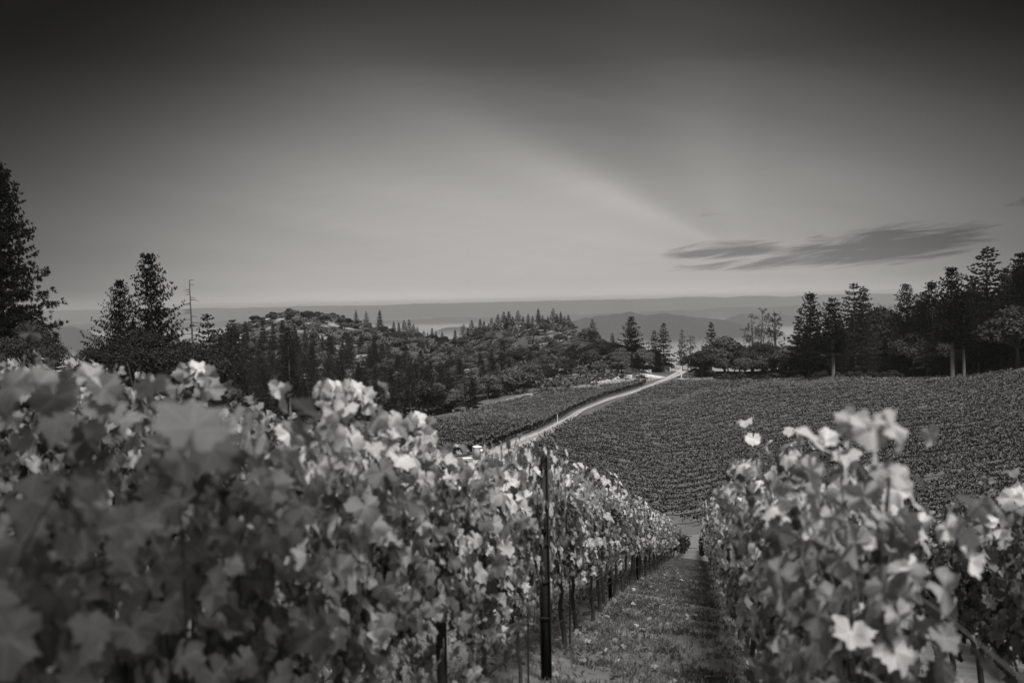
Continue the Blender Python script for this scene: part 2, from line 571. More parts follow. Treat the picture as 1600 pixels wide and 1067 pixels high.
M = dict(
    ground=mat_ground('ground_soil'),
    road=mat_plain('dirt_road', .50, .95, .3, .7, .1),
    avenue=mat_plain('dirt_avenue', .17, .95, .3, .9, .1),
    drygrass=mat_plain('dry_grass', .50, .95, .45, 1.6, .1),
    bark=mat_plain('bark', .085, .9, .5, 3.0, .1, .6),
    palebark=mat_plain('pale_bark', .16, .9, .4, 3.0, .1, .5),
    vinewood=mat_plain('vine_bark', .055, .9, .5, 24.0, .1, .6),
    cane=mat_plain('vine_cane', .12, .7, .3, 40.0, .3),
    steel=mat_plain('dark_post_steel', .016, .75, .35, 14.0, .4),
    wire=mat_plain('trellis_wire', .16, .4, .2, 20.0, .5),
    hose=mat_plain('black_hose', .02, .5, .2, 10.0, .4),
    white=mat_plain('white_plastic', .86, .5, .06, 3.0, .4),
    grey=mat_plain('grey_plastic', .30, .5, .12, 2.0, .4),
    darkgrey=mat_plain('dark_plastic', .12, .5, .12, 2.0, .4),
    paint=mat_plain('white_paint', .82, .6, .1, 4.0, .3),
    polewood=mat_plain('weathered_pole', .34, .9, .3, 5.0, .1),
    rock=mat_plain('pale_rock', .55, .9, .35, 2.0, .1, .6),
    conifer=mat_foliage('conifer_needles', .022, .085, .15),
    pine=mat_foliage('pine_needles', .009, .030, .15),
    liveoak=mat_foliage('live_oak_leaves', .016, .065, .15),
    oak=mat_foliage('oak_leaves', .035, .16, .2),
    scrub=mat_foliage('scrub_leaves', .045, .18, .2),
    far=mat_foliage('far_vine_leaves', .025, .26, .25, 0.0),
    grass=mat_foliage('grass_blades', .05, .21, .3, 0.0),
    drystalk=mat_foliage('dry_grass_stalks', .25, .6, .25, 0.0),
    litter=mat_foliage('fallen_leaves', .10, .36, .1, 0.0),
    leaf=mat_vine_leaf('vine_leaf'),
    deadwood=mat_plain('dead_wood', .10, .9, .3, 5.0, .1),
)

# ------------------------------------------------------------------ ground sheet
FIELD_RIGHT = [(880, 667), (930, 652), (1010, 613), (1062, 599), (1130, 600), (1180, 600), (1235, 598), (1330, 599), (1450, 599), (1505, 597), (1600, 586), (1760, 572), (1900, 860), (1600, 850), (1450, 840), (1250, 833), (1070, 822), (1000, 805), (900, 800), (780, 740), (800, 712), (835, 697)]
FIELD_LOW = [(560, 668), (690, 661), (830, 655), (866, 660), (840, 673), (795, 694), (730, 700), (500, 715)]
FIELD_UP = [(778, 635), (850, 620), (950, 606), (1012, 600), (960, 617), (905, 637), (862, 655), (770, 660), (700, 663)]
PALE = [[(640, 530), (700, 528), (705, 548), (650, 580), (640, 575), (690, 540)], [(745, 565), (775, 560), (800, 590), (745, 590)]]


def build_ground():
    Ys = np.concatenate([np.linspace(-45, 0, 30), np.linspace(.35, 12, 90), np.geomspace(12.2, 110, 150), np.linspace(111, 420, 230), np.linspace(422, 720, 120), np.geomspace(726, 15500, 210)])
    s = np.linspace(-1, 1, 521)
    hw = np.where(Ys > 0, .74 * np.sqrt(np.maximum(Ys, 0) ** 2 + 60 ** 2), 45)
    Xg = hw[:, None] * s[None]
    Yg = np.broadcast_to(Ys[:, None], Xg.shape)
    Z = zt(Xg, Yg)
    mid = sstep(150, 300, Yg) * (1 - sstep(700, 1000, Yg))
    Z = Z + (fbm(Xg / 9, Yg / 9, 21) - .5) * 1.6 * mid * sstep(330, 420, Yg) + (vnoise(Xg / .6, Yg / .6, 2) - .5) * .03 * (Yg < 60)
    px, py = proj(Xg, np.maximum(Yg, .5), Z)
    tone = np.full(Xg.shape, .16)
    tone[(Yg > 120) & (Yg < 330)] = .11
    hill = (Yg > 330)
    n1 = fbm(Xg / 16, Yg / 16, 31); n2 = fbm(Xg / 5, Yg / 5, 41)
    hilltone = .07 + .22 * sstep(.50, .64, .55 * n1 + .45 * n2)
    tone = np.where(hill, hilltone, tone)
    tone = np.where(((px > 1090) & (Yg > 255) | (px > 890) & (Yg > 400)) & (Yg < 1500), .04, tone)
    for poly in PALE:
        tone = np.where(in_poly(px, py, poly) & hill & (n2 > .42), .42, tone)
    valley = sstep(900, 1600, Yg)
    high = sstep(-225, -190, Z) * (Yg > 1500)
    vt = .21 * (1 - high) + .05 * high  # pale floor, dark ridges: low valley haze put into the ground tone
    vt = vt * (.7 + .6 * fbm(Xg / 500, Yg / 700, 51))
    tone = tone * (1 - valley) + vt * valley
    nr, nc = Xg.shape
    i = np.arange(nr - 1)[:, None] * nc; j = np.arange(nc - 1)[None]
    Fq = np.stack([i + j, i + j + 1, i + nc + j + 1, i + nc + j], -1).reshape(-1, 4)
    mb = MB()
    mb.add(np.stack([Xg, Yg, Z], -1).reshape(-1, 3), Fq, tone.ravel())
    tag(mb.build('ground', M['ground'], None, True), kind='structure')


build_ground()


def strip(name, pts, mat, lift=.06, kind='structure', step=2.0, cols=5, tones=None):
    """a sheet following the ground; pts = (px, depth, width)"""
    pts = np.array(pts, float)
    XY = np.stack([P(p, 600, d)[:2] for p, d, _ in pts])
    seg = np.concatenate([[0], np.cumsum(np.linalg.norm(np.diff(XY, axis=0), axis=1))])
    t = np.arange(0, seg[-1], step)
    cx = np.interp(t, seg, XY[:, 0]); cy = np.interp(t, seg, XY[:, 1]); w = np.interp(t, seg, pts[:, 2])
    k = np.ones(5) / 5
    if len(cx) > 8:
        cx[2:-2] = np.convolve(cx, k, 'valid'); cy[2:-2] = np.convolve(cy, k, 'valid')
    tx = np.gradient(cx); ty = np.gradient(cy); l = np.hypot(tx, ty); nx, ny = -ty / l, tx / l
    o = np.linspace(-.5, .5, cols)
    wj = w[:, None] * (1 + .12 * (fbm(t / 4, t * 0, 77)[:, None] - .5))
    X = cx[:, None] + nx[:, None] * o[None] * wj; Y = cy[:, None] + ny[:, None] * o[None] * wj
    Z = zt(X, Y) + lift
    n = len(t)
    i = np.arange(n - 1)[:, None] * cols; j = np.arange(cols - 1)[None]
    Fq = np.stack([i + j, i + j + 1, i + cols + j + 1, i + cols + j], -1).reshape(-1, 4)
    mb = MB(); mb.add(np.stack([X, Y, Z], -1).reshape(-1, 3), Fq, .5 if tones is None else np.tile(np.array(tones, float), n))
    o = mb.build(name, mat, None, True)
    return tag(o, kind=kind), (cx, cy, nx, ny)


ROADPTS = [(690, 152, 5), (745, 160, 5), (800, 172, 4.6), (850, 194, 3.6), (870, 208, 2.9), (905, 239, 2.1), (955, 269, 2.0), (1008, 299, 2.2), (1045, 322, 3.0), (1060, 334, 3.6), (1068, 346, 3.6)]
road, RC = strip('road', ROADPTS, M['ground'], .10, cols=9, step=1.5, tones=[.11, .20, .37, .32, .19, .30, .37, .22, .12])
strip('avenue', [(1010, 128, 26), (1080, 127, 26), (1300, 112, 12), (1460, 107, 9), (1700, 104, 9)], M['avenue'], .05, cols=9)
bank, _ = strip('grass_bank', [(776, 267, 4), (850, 288, 9), (950, 312, 13), (1000, 323, 13), (1030, 329, 8)], M['drygrass'], .08)
strip('grass_bank', [(1064, 319, 7), (1100, 320, 9), (1150, 319, 9), (1180, 318, 4)], M['drygrass'], .08)

# ------------------------------------------------------------------ leaf clump helpers
def quads(C, U, W):
    """quads centred at C with half axes U, W (n,3)"""
    V = np.stack([C - U - W, C + U - W, C + U + W, C - U + W], 1).reshape(-1, 3)
    Fq = np.arange(len(C) * 4).reshape(-1, 4)
    return V, Fq


def rdir(n, r):
    v = r.normal(size=(n, 3))
    return v / np.linalg.norm(v, axis=1)[:, None]


def perp(d, r):
    a = rdir(len(d), r)
    b = np.cross(d, a)
    return b / (np.linalg.norm(b, axis=1)[:, None] + 1e-9)


def spray(mb, C, D, L, Wd, k, spread, r, tone):
    """k narrow blades per point C fanning round direction D"""
    n = len(C)
    C2 = np.repeat(C, k, 0); D2 = np.repeat(D, k, 0) + rdir(n * k, r) * spread
    D2 /= np.linalg.norm(D2, axis=1)[:, None]
    l = np.repeat(np.broadcast_to(L, (n,)), k) * r.uniform(.6, 1.2, n * k)
    w = np.repeat(np.broadcast_to(Wd, (n,)), k) * r.uniform(.6, 1.3, n * k)
    W = perp(D2, r)
    V = np.stack([C2 - W * w[:, None] * .4, C2 + D2 * l[:, None] * .55 - W * w[:, None], C2 + D2 * l[:, None], C2 + D2 * l[:, None] * .55 + W * w[:, None]], 1).reshape(-1, 3)
    t = np.repeat(np.repeat(np.broadcast_to(tone, (n,)), k) + r.uniform(-.2, .2, n * k), 4)
    mb.add(V, np.arange(n * k * 4).reshape(-1, 4), np.clip(t, 0, 1))


# ------------------------------------------------------------------ conifers
def conifer_meshes(seed, H=20.0, base=.12, rad=.20, whorls=26, per=5, power=.85, tilt=.10, droop=.35, tufts=6, k=5, L=.75, W=.16, spread=.55, jag=.35, mat='conifer', bark='bark', trunk_r=.013, twist=0.0):
    r = np.random.default_rng(seed)
    tb = MB(); cb = MB()
    zz = np.linspace(0, H, 12)
    wob = np.stack([np.sin(zz * .3 + seed) * .006 * H * (zz / H), np.cos(zz * .23 + seed) * .006 * H * (zz / H), zz], 1)
    tb.tube(wob, H * trunk_r * (1 - zz / H * .93), 7)
    ts = base + (1 - base) * np.sort((np.arange(whorls) + r.uniform(-.4, .4, whorls)) / whorls)
    Cs, Ds, Ts, Ls = [], [], [], []
    for t in np.clip(ts, base, .99):
        n = max(3, int(per + r.integers(-1, 2)))
        a0 = r.uniform(0, 6.28)
        fill = min(1.0, .45 + (t - base) / (.18 + 1e-6))
        for q in range(n):
            Lb = H * rad * (1 - t) ** power * r.uniform(1 - jag, 1 + jag) * fill + H * .015
            a = a0 + 6.283 * q / n + r.uniform(-.3, .3)
            up = tilt + .55 * t ** 2 + r.uniform(-.12, .12)
            s = np.linspace(0, 1, 5)
            x = Lb * s
            z = Lb * (up * s - droop * s ** 2 * (1 - t * .8) + .18 * s ** 4)
            zc = t * H
            p = np.stack([np.interp(zc, zz, wob[:, 0]) + x * math.cos(a), np.interp(zc, zz, wob[:, 1]) + x * math.sin(a), zc + z], 1)
            tb.tube(p, np.linspace(H * .0022 * (1 - t) + .012 * H / 20, .004 * H / 20, 5), 3)
            m = max(3, int(tufts * (.55 + 1.0 * Lb / (H * rad))))
            ss = np.sort(r.uniform(.06, 1.0, m) ** .75)
            pc = np.stack([np.interp(ss, s, p[:, c]) for c in range(3)], 1)
            dd = np.array([math.cos(a), math.sin(a), .15])
            side = np.array([-math.sin(a), math.cos(a), 0])
            off = r.uniform(-1, 1, m)
            dirs = dd[None] * .8 + side[None] * off[:, None] + np.array([0, 0, .15])
            Cs.append(pc + side[None] * off[:, None] * Lb * .12 + r.normal(size=(m, 3)) * .12 * H / 20)
            Ds.append(dirs); Ts.append(np.full(m, r.uniform(.2, .7))); Ls.append(np.full(m, L * H / 20 * (.38 + .75 * (1 - t))))
    Cs.append(np.array([[wob[-1, 0], wob[-1, 1], H * .985]])); Ds.append(np.array([[0, 0, 1.]])); Ts.append(np.array([.5])); Ls.append(np.array([L * .8 * H / 20]))
    D = np.concatenate(Ds); D /= np.linalg.norm(D, axis=1)[:, None]
    spray(cb, np.concatenate(Cs), D, np.concatenate(Ls), W * H / 20, k, spread, r, np.concatenate(Ts))
    return tb.mesh('trunk', M[bark]), cb.mesh('crown', M[mat]), H


CON = [conifer_meshes(100 + i, rad=[.19, .22, .25, .17, .21][i], base=[.07, .09, .10, .06, .1][i], whorls=[30, 28, 26, 32, 28][i], power=[.95, .9, .85, 1.0, .85][i], k=12, tufts=10, L=.6, W=.075) for i in range(5)]
# ponderosa-like: higher crown base, blunt rounded sprays
PIN = [conifer_meshes(200 + i, rad=[.23, .21, .25][i], base=[.16, .12, .18][i], whorls=30, per=6, power=[.85, .9, .8][i], tilt=.16, droop=.26, tufts=14, k=13, L=.50, W=.045, spread=.75, jag=.5, mat='pine') for i in range(3)]
PINB = [conifer_meshes(250 + i, rad=.20, base=.36, whorls=26, per=6, power=.75, tilt=.16, droop=.26, tufts=14, k=13, L=.50, W=.045, spread=.75, jag=.5, mat='pine', bark='palebark', trunk_r=.017) for i in range(2)]
CONB = [conifer_meshes(260 + i, rad=.17, base=.34, whorls=26, per=5, power=.8, tufts=9, k=12, L=.6, W=.075, bark='palebark', trunk_r=.015) for i in range(2)]
PALECON = conifer_meshes(300, rad=.13, base=.12, whorls=26, per=4, power=.9, k=5, tufts=5, mat='oak', bark='palebark')


def oak_meshes(seed, H=8.0, rx=4.6, lobes=11, n=3600, size=.26, mat='oak', trunk=True):
    r = np.random.default_rng(seed)
    tb = MB(); cb = MB()
    c = []
    for q in range(lobes):
        a = r.uniform(0, 6.28); d = rx * .62 * math.sqrt(r.uniform(0, 1))
        h = H * (.22 + .50 * (1 - (d / rx) ** 2) * r.uniform(.55, 1.15))
        c.append((d * math.cos(a), d * math.sin(a), h, rx * r.uniform(.26, .46)))
    c.append((0, 0, H * .74, rx * .42))
    c = np.array(c)
    tb.tube([(0, 0, 0), (.08 * rx * .3, 0, H * .15), (0.05, .1, H * .34)], [H * .035, H * .027, H * .02], 7)
    for x, y, z, s in c:
        tb.tube([(0.05, .1, H * .30), (x * .45, y * .45, H * .30 + (z - H * .3) * .6), (x, y, z)], [H * .013, H * .008, H * .003], 4)
    w = c[:, 3] ** 2; w /= w.sum()
    idx = r.choice(len(c), n, p=w)
    d = rdir(n, r)
    d[:, 2] = np.where(d[:, 2] < -.35, -d[:, 2], d[:, 2])
    # twigs: clumpy shell made of small sprays
    clump = rdir(60, r)
    near = clump[np.argmax(d @ clump.T, 1)]
    bump = (d * near).sum(1)
    rad = c[idx, 3] * (.72 + .34 * (bump - .9) / .1 * .5 + r.normal(size=n) * .10)
    sc = np.array([1, 1, .78])
    C = c[idx, :3] + d * rad[:, None] * sc
    C[:, 2] = np.maximum(C[:, 2], H * .03 * r.uniform(0, 3, n))
    nrm = d + rdir(n, r) * .8
    nrm /= np.linalg.norm(nrm, axis=1)[:, None]
    U = perp(nrm, r); W = np.cross(nrm, U)
    s = size * r.uniform(.5, 1.2, n)[:, None]
    V, Fq = quads(C, U * s, W * s * .6)
    tone = np.clip(.45 + r.normal(size=n) * .18 + .25 * (r.uniform(size=len(c))[idx] - .5), 0, 1)
    cb.add(V, Fq, np.repeat(tone, 4))
    return tb.mesh('trunk', M['bark']), cb.mesh('crown', M[mat]), H


OAK = [oak_meshes(400 + i, rx=[4.6, 5.2, 4.0, 4.4][i], lobes=[11, 14, 9, 16][i], n=5200, size=.21) for i in range(4)]
OAKD = [oak_meshes(480 + i, rx=[4.6, 5.2, 4.0, 4.4][i], lobes=[11, 14, 9, 16][i], n=5600, size=.19, mat='liveoak') for i in range(4)]
SHRD = [oak_meshes(470 + i, H=2.4, rx=[1.9, 2.3, 1.7][i], lobes=[6, 8, 5][i], n=1300, size=.15, mat='liveoak') for i in range(3)]
SHR = [oak_meshes(450 + i, H=2.4, rx=[1.9, 2.3, 1.7][i], lobes=[6, 8, 5][i], n=1100, size=.17, mat='scrub') for i in range(3)]


def sparse_meshes(seed, H=16.0):
    """thin grey pine: forked bare stem, sparse tufts high up"""
    r = np.random.default_rng(seed)
    tb = MB(); cb = MB()
    C = []; D = []
    for f in range(3):
        a = f * 2.1 + r.uniform(0, 1); top = H * (1 - .12 * f)
        s = np.linspace(0, 1, 8)
        x = (s ** 2) * H * .10 * (f > 0) + .01 * H * np.sin(s * 5 + f)
        p = np.stack([x * math.cos(a), x * math.sin(a), s * top], 1)
        p = p[2 * (f > 0):]
        tb.tube(p, np.linspace(H * .011 * (1 - .3 * f), H * .002, len(p)), 5)
        for q in range(17):
            t = r.uniform(.42, 1) if q > 2 else r.uniform(.3, .45)
            b0 = np.array([np.interp(t * top, p[:, 2], p[:, c]) for c in range(3)])
            aa = r.uniform(0, 6.28); Lb = H * .11 * (1.15 - t) * r.uniform(.6, 1.4) + .4
            b1 = b0 + Lb * np.array([math.cos(aa), math.sin(aa), r.uniform(.2, .9)])
            tb.tube([b0, (b0 + b1) / 2 + [0, 0, -.08], b1], [H * .0025, H * .0018, H * .0009], 3)
            for e in range(5):
                C.append(b0 + (b1 - b0) * r.uniform(.45, 1.05) + r.normal(size=3) * .25); D.append((b1 - b0) / Lb)
    spray(cb, np.array(C), np.array(D), .62, .05, 7, .9, r, .5)
    return tb.mesh('trunk', M['bark']), cb.mesh('crown', M['scrub']), H


SPARSE = [sparse_meshes(500 + i) for i in range(3)]

COUNT = {}


def plant(meshes, name, x, y, h, wide, label, cat, group, rz=None, lean=0.0, sink=.1):
    tm, cm, H = meshes
    s = h / H
    o = thing(name, label, cat, (x, y, ztf(x, y) - sink * s), random.uniform(0, 6.28) if rz is None else rz, group)
    o.scale = (s * wide, s * wide, s)
    o.rotation_euler[0] = lean
    link('trunk', tm, o)
    link('crown', cm, o)
    COUNT[name] = COUNT.get(name, 0) + 1
    return o


def plant_px(meshes, name, px, top, d, wide, label, cat, group=None, **kw):
    v = P(px, top, d)
    z0 = ztf(v[0], d)
    return plant(meshes, name, v[0], d, max(v[2] - z0, 1.5), wide, label, cat, group, **kw)


# --- left foreground trees
def big_pine():
    d = 95.0
    v = P(-6, 252, d)
    z0 = ztf(v[0], d)
    H = v[2] - z0
    ms = conifer_meshes(901, H=H, base=.16, rad=.225, whorls=38, per=8, power=.75, tilt=.10, droop=.28, tufts=20, k=16, L=.42, W=.030, spread=.9, jag=.55, mat='pine', trunk_r=.016)
    o = thing('pine_tree', 'tall dark pine cut by the left edge of the photo, towering above all other trees', 'tree', (v[0], d, z0 - .3))
    link('trunk', ms[0], o); link('crown', ms[1], o)
    v = P(185, 435, 125); z0 = ztf(v[0], 125)
    ms = conifer_meshes(902, H=v[2] - z0, base=.05, rad=.31, whorls=36, per=8, power=.95, tilt=.24, droop=.12, tufts=17, k=18, L=.42, W=.028, spread=.8, jag=.6, mat='pine')
    o = thing('conifer_tree', 'broad ragged conifer left of the taller narrow one, behind the leafy vines', 'tree', (v[0], 125, z0 - .2))
    link('trunk', ms[0], o); link('crown', ms[1], o)
    v = P(233, 393, 120); z0 = ztf(v[0], 120)
    ms = conifer_meshes(903, H=v[2] - z0, base=.06, rad=.22, whorls=36, per=7, power=.80, tilt=.30, droop=.12, tufts=17, k=20, L=.40, W=.026, spread=.9, jag=.65, mat='pine')
    o = thing('conifer_tree', 'narrow dark conifer with clumpy branches rising highest between ragged conifer and dead snag', 'tree', (v[0], 120, z0 - .2))
    link('trunk', ms[0], o); link('crown', ms[1], o)


big_pine()
plant_px(oak_meshes(911, n=20000, size=.085, lobes=20, mat='liveoak'), 'oak_tree', 215, 500, 108, 1.15, 'wide dark leafy dome of a tree in front of the two left conifers', 'tree')
plant_px(oak_meshes(912, n=15000, size=.085, lobes=15, mat='liveoak'), 'oak_tree', 290, 520, 112, 1.0, 'dark leafy tree at the foot of the bare dead snag', 'tree')
plant_px(oak_meshes(913, n=15000, size=.085, lobes=15, mat='liveoak'), 'oak_tree', 145, 535, 105, 1.0, 'low dark leafy tree left of the wide dome, above the near vines', 'tree')
plant_px(oak_meshes(914, n=12000, size=.09, lobes=13, mat='liveoak'), 'oak_tree', 45, 490, 92, .9, 'leafy tree tucked under the lower branches of the big left pine', 'tree')
def shade_oak():
    # unseen tree, added behind the camera so its crown shades the nearest vines
    o = thing('oak_tree', 'unseen leafy tree added behind the camera to shade the nearest vines', 'tree', (.45, -2.8, ztf(.45, -2.8) - .1))
    tm, cm, H = oak_meshes(915, H=13.0, rx=3.2, lobes=17, n=4200, size=.12, mat='liveoak')
    link('trunk', tm, o); link('crown', cm, o)


shade_oak()
plant_px(CON[0], 'conifer_tree', 85, 518, 100, 1.4, 'small pointed conifer standing alone right of the big left pine', 'tree')
plant_px(CON[2], 'conifer_tree', 325, 490, 150, 1.3, 'loose conifer right beside the bare dead snag', 'tree')


def dead_snag():
    d = 124.0
    v = P(297, 436, d); z0 = ztf(v[0], d); H = v[2] - z0
    r = np.random.default_rng(5)
    tb = MB(); limbs = []
    zz = np.linspace(0, H, 14)
    x = np.sin(zz * .25) * .10
    tb.tube(np.stack([x, 0 * zz, zz], 1), .24 * (1 - zz / H * .82), 7)
    tb.tube([(x[-1], 0, H - .1), (x[-1] + .3, 0, H), (x[-1] + .55, 0.05, H - .05)], [.05, .04, .02], 4)
    for q in range(34):
        z = H * (.30 + .68 * q / 34) + r.uniform(-.15, .15)
        a = r.choice([0, math.pi]) + r.uniform(-.9, .9)
        L = (.5 + 2.1 * (1 - z / H) ** .7) * r.uniform(.6, 1.15)
        x0 = np.interp(z, zz, x)
        s = np.linspace(0, 1, 5)
        p = np.stack([x0 + L * s * math.cos(a), L * s * math.sin(a), z + L * (.12 * s - .45 * s ** 2 + .22 * s ** 3)], 1)
        limbs.append((p, np.linspace(.055, .02, 5)))
    o = thing('dead_tree', 'bare dead snag with short drooping branches against the sky at left', 'tree', (v[0], d, z0 - .1))
    tb.build('trunk', M['deadwood'], o); [MB().tube(p, q, 4).build('branch', M['deadwood'], o) for p, q in limbs]


dead_snag()

# --- skyline trees that can be told apart
def skyline():
    G = 'small conifers along the skyline of the wooded ridge'
    for px, t, w, lab in [(556, 484, 1.0, 'leftmost of three lone conifers on the right shoulder of the rounded hill'),
                          (572, 486, 1.1, 'middle of three lone conifers on the right shoulder of the rounded hill'),
                          (593, 484, 1.25, 'rightmost and broadest of three lone conifers on the hill shoulder')]:
        plant_px(CON[int(px) % 5], 'conifer_tree', px, t, 598, w, lab, 'tree', 'lone conifers on the hill shoulder')
    for px, t in [(605, 509), (615, 502), (623, 503), (631, 500), (639, 499), (646, 506), (652, 510), (662, 516), (668, 519), (675, 512), (681, 517), (691, 518)]:
        plant_px(CON[int(px) % 5], 'conifer_tree', px, t, 574 + (px % 7), 1.35, 'small conifer in the dark line sloping down to the saddle right of the hill', 'tree', 'small conifers above the saddle')
    for px, t in [(711, 515), (724, 506), (731, 511), (737, 500), (744, 508), (750, 498), (756, 501), (763, 505), (768, 497), (773, 503), (778, 491), (787, 487), (791, 495), (795, 486), (801, 494), (809, 485), (817, 494), (825, 490), (832, 493), (841, 482), (848, 492), (856, 494), (864, 482), (870, 490), (876, 487), (882, 494), (888, 492), (894, 503)]:
        plant_px(CON[int(px * 3) % 5], 'conifer_tree', px, t, 505 - (px - 710) * .08 + (px % 9), 1.45, 'dark pointed conifer in the row along the crest of the middle ridge', 'tree', 'conifers along the middle ridge crest')
    for ms, nm, px, t, d, w, lab in [
        (CON[2], 'conifer_tree', 926, 499, 430, 1.25, 'lone conifer on the slope right of the ridge crest row, in front of hazy valley'),
        (CON[1], 'conifer_tree', 957, 520, 395, 1.2, 'little conifer poking up between the lone slope conifer and the layered one'),
        (PIN[0], 'conifer_tree', 986, 494, 355, 1.5, 'wide layered conifer with flat branches left of the road end'),
        (CON[4], 'conifer_tree', 1022, 516, 352, 1.2, 'conifer just left of the tallest one beside the road end'),
        (CON[1], 'conifer_tree', 1037, 504, 346, 1.15, 'full dark conifer left of the two poles at the road end'),
        (CON[3], 'conifer_tree', 1028, 545, 336, 1.9, 'dense dark bushy conifer at the road corner beside the white gate'),
        (PALECON, 'conifer_tree', 1065, 515, 352, 1.2, 'thin pale conifer right behind the two poles, left one of two'),
        (SPARSE[0], 'pine_tree', 1079, 522, 356, 1.3, 'thin pale tree right of the taller pole, leaning crown'),
        (CON[4], 'conifer_tree', 1111, 503, 345, 1.1, 'pointed conifer right of the poles with a leafy tree against it'),
        (SPARSE[1], 'pine_tree', 1175, 493, 330, 1.2, 'thin see-through pine, leftmost of three against the hazy valley'),
        (SPARSE[2], 'pine_tree', 1190, 483, 332, 1.1, 'thin see-through pine, middle of three against the hazy valley'),
        (SPARSE[0], 'pine_tree', 1211, 483, 334, 1.3, 'thin see-through forked pine, rightmost of three against the hazy valley'),
        (PIN[1], 'pine_tree', 1265, 455, 292, 1.15, 'first tall pine at the left end of the right-hand wood'),
        (PINB[1], 'pine_tree', 1301, 466, 268, 1.2, 'shorter pine with a pale bare lower trunk in the right-hand wood'),
        (CON[2], 'conifer_tree', 1334, 442, 290, 1.15, 'twin-topped tall conifer, left top, in the right-hand wood'),
        (CON[0], 'conifer_tree', 1349, 447, 296, 1.1, 'conifer behind the left twin top in the right-hand wood'),
        (PIN[2], 'pine_tree', 1416, 443, 275, 1.0, 'pine standing alone above the leafy canopy mid right-hand wood'),
        (PIN[1], 'pine_tree', 1457, 437, 262, 1.1, 'pine left of the twin trunked pair in the right-hand wood'),
        (PINB[0], 'pine_tree', 1488, 417, 224, 1.0, 'tall pine with the left one of two pale bare trunks at the vineyard edge'),
        (PINB[1], 'pine_tree', 1506, 455, 223, 1.0, 'pine with the right one of two pale bare trunks at the vineyard edge'),
        (CON[1], 'conifer_tree', 1543, 385, 250, 1.35, 'highest conifer of the right-hand wood with layered branches against the sky'),
        (PIN[0], 'pine_tree', 1597, 393, 240, 1.3, 'dark pine cut by the right edge of the photo'),
        (PIN[1], 'pine_tree', 1640, 430, 235, 1.3, 'dark pine just past the one cut by the right edge'),
        (OAK[0], 'oak_tree', 1132, 520, 338, 1.1, 'leafy tree leaning on the pointed conifer right of the poles'),
        (OAK[2], 'oak_tree', 1147, 527, 345, .6, 'small round leafy tree left of the three see-through pines'),
        (OAKD[1], 'oak_tree', 1377, 473, 300, .8, 'leafy treetop in the gap between twin conifer and lone pine'),
        (OAKD[0], 'oak_tree', 1522, 452, 262, .8, 'leafy treetop below the highest conifer of the right-hand wood'),
        (CONB[0], 'conifer_tree', 364, 500, 240, 1.2, 'dark conifer with a pale trunk in front of the left side of rounded hill'),
        (CONB[1], 'conifer_tree', 450, 512, 232, .95, 'slim conifer with a long pale bare trunk on the left hillside'),
        (CONB[0], 'conifer_tree', 640, 560, 240, 1.0, 'slim conifer with a pale trunk right of the left hillside wood'),
        (CON[2], 'conifer_tree', 700, 575, 262, 1.4, 'bushy conifer at the top left corner of the small vineyard field'),
        (CON[0], 'conifer_tree', 738, 590, 252, 1.6, 'broad bright conifer at the lower edge of the wood above the small field'),
        (CON[4], 'conifer_tree', 772, 562, 285, 1.5, 'dark triangular conifer above the end of the pale grass bank'),
    ]:
        plant_px(ms, nm, px, t, d, w * (1.25 if px > 1250 and nm != 'oak_tree' else 1.0), lab, 'tree')


skyline()

# --- fill: woods as individual trees scattered in plan
def scatter(n, poly, dlo, dhi, rs, mind):
    """plan points whose ground lies in the pixel polygon"""
    out = []
    r = np.random.default_rng(rs)
    px = np.array(poly)[:, 0]
    u0, u1 = (px.min() - 800) / F_PX - .02, (px.max() - 800) / F_PX + .02
    tries = 40000
    Y = np.sqrt(r.uniform(dlo ** 2, dhi ** 2, tries)); X = r.uniform(u0, u1, tries) * Y
    Z = zt(X, Y)
    a, b = proj(X, Y, Z)
    ok = in_poly(a, b, poly)
    X, Y, a, b = X[ok], Y[ok], a[ok], b[ok]
    acc = np.empty((0, 2))
    for x, y, c, e in zip(X, Y, a, b):
        md = mind * y / 300
        if len(acc) == 0 or np.min(np.hypot(acc[:, 0] - x, acc[:, 1] - y)) > md:
            acc = np.vstack([acc, [x, y]])
            out.append((x, y, c, e))
            if len(out) >= n:
                break
    return out


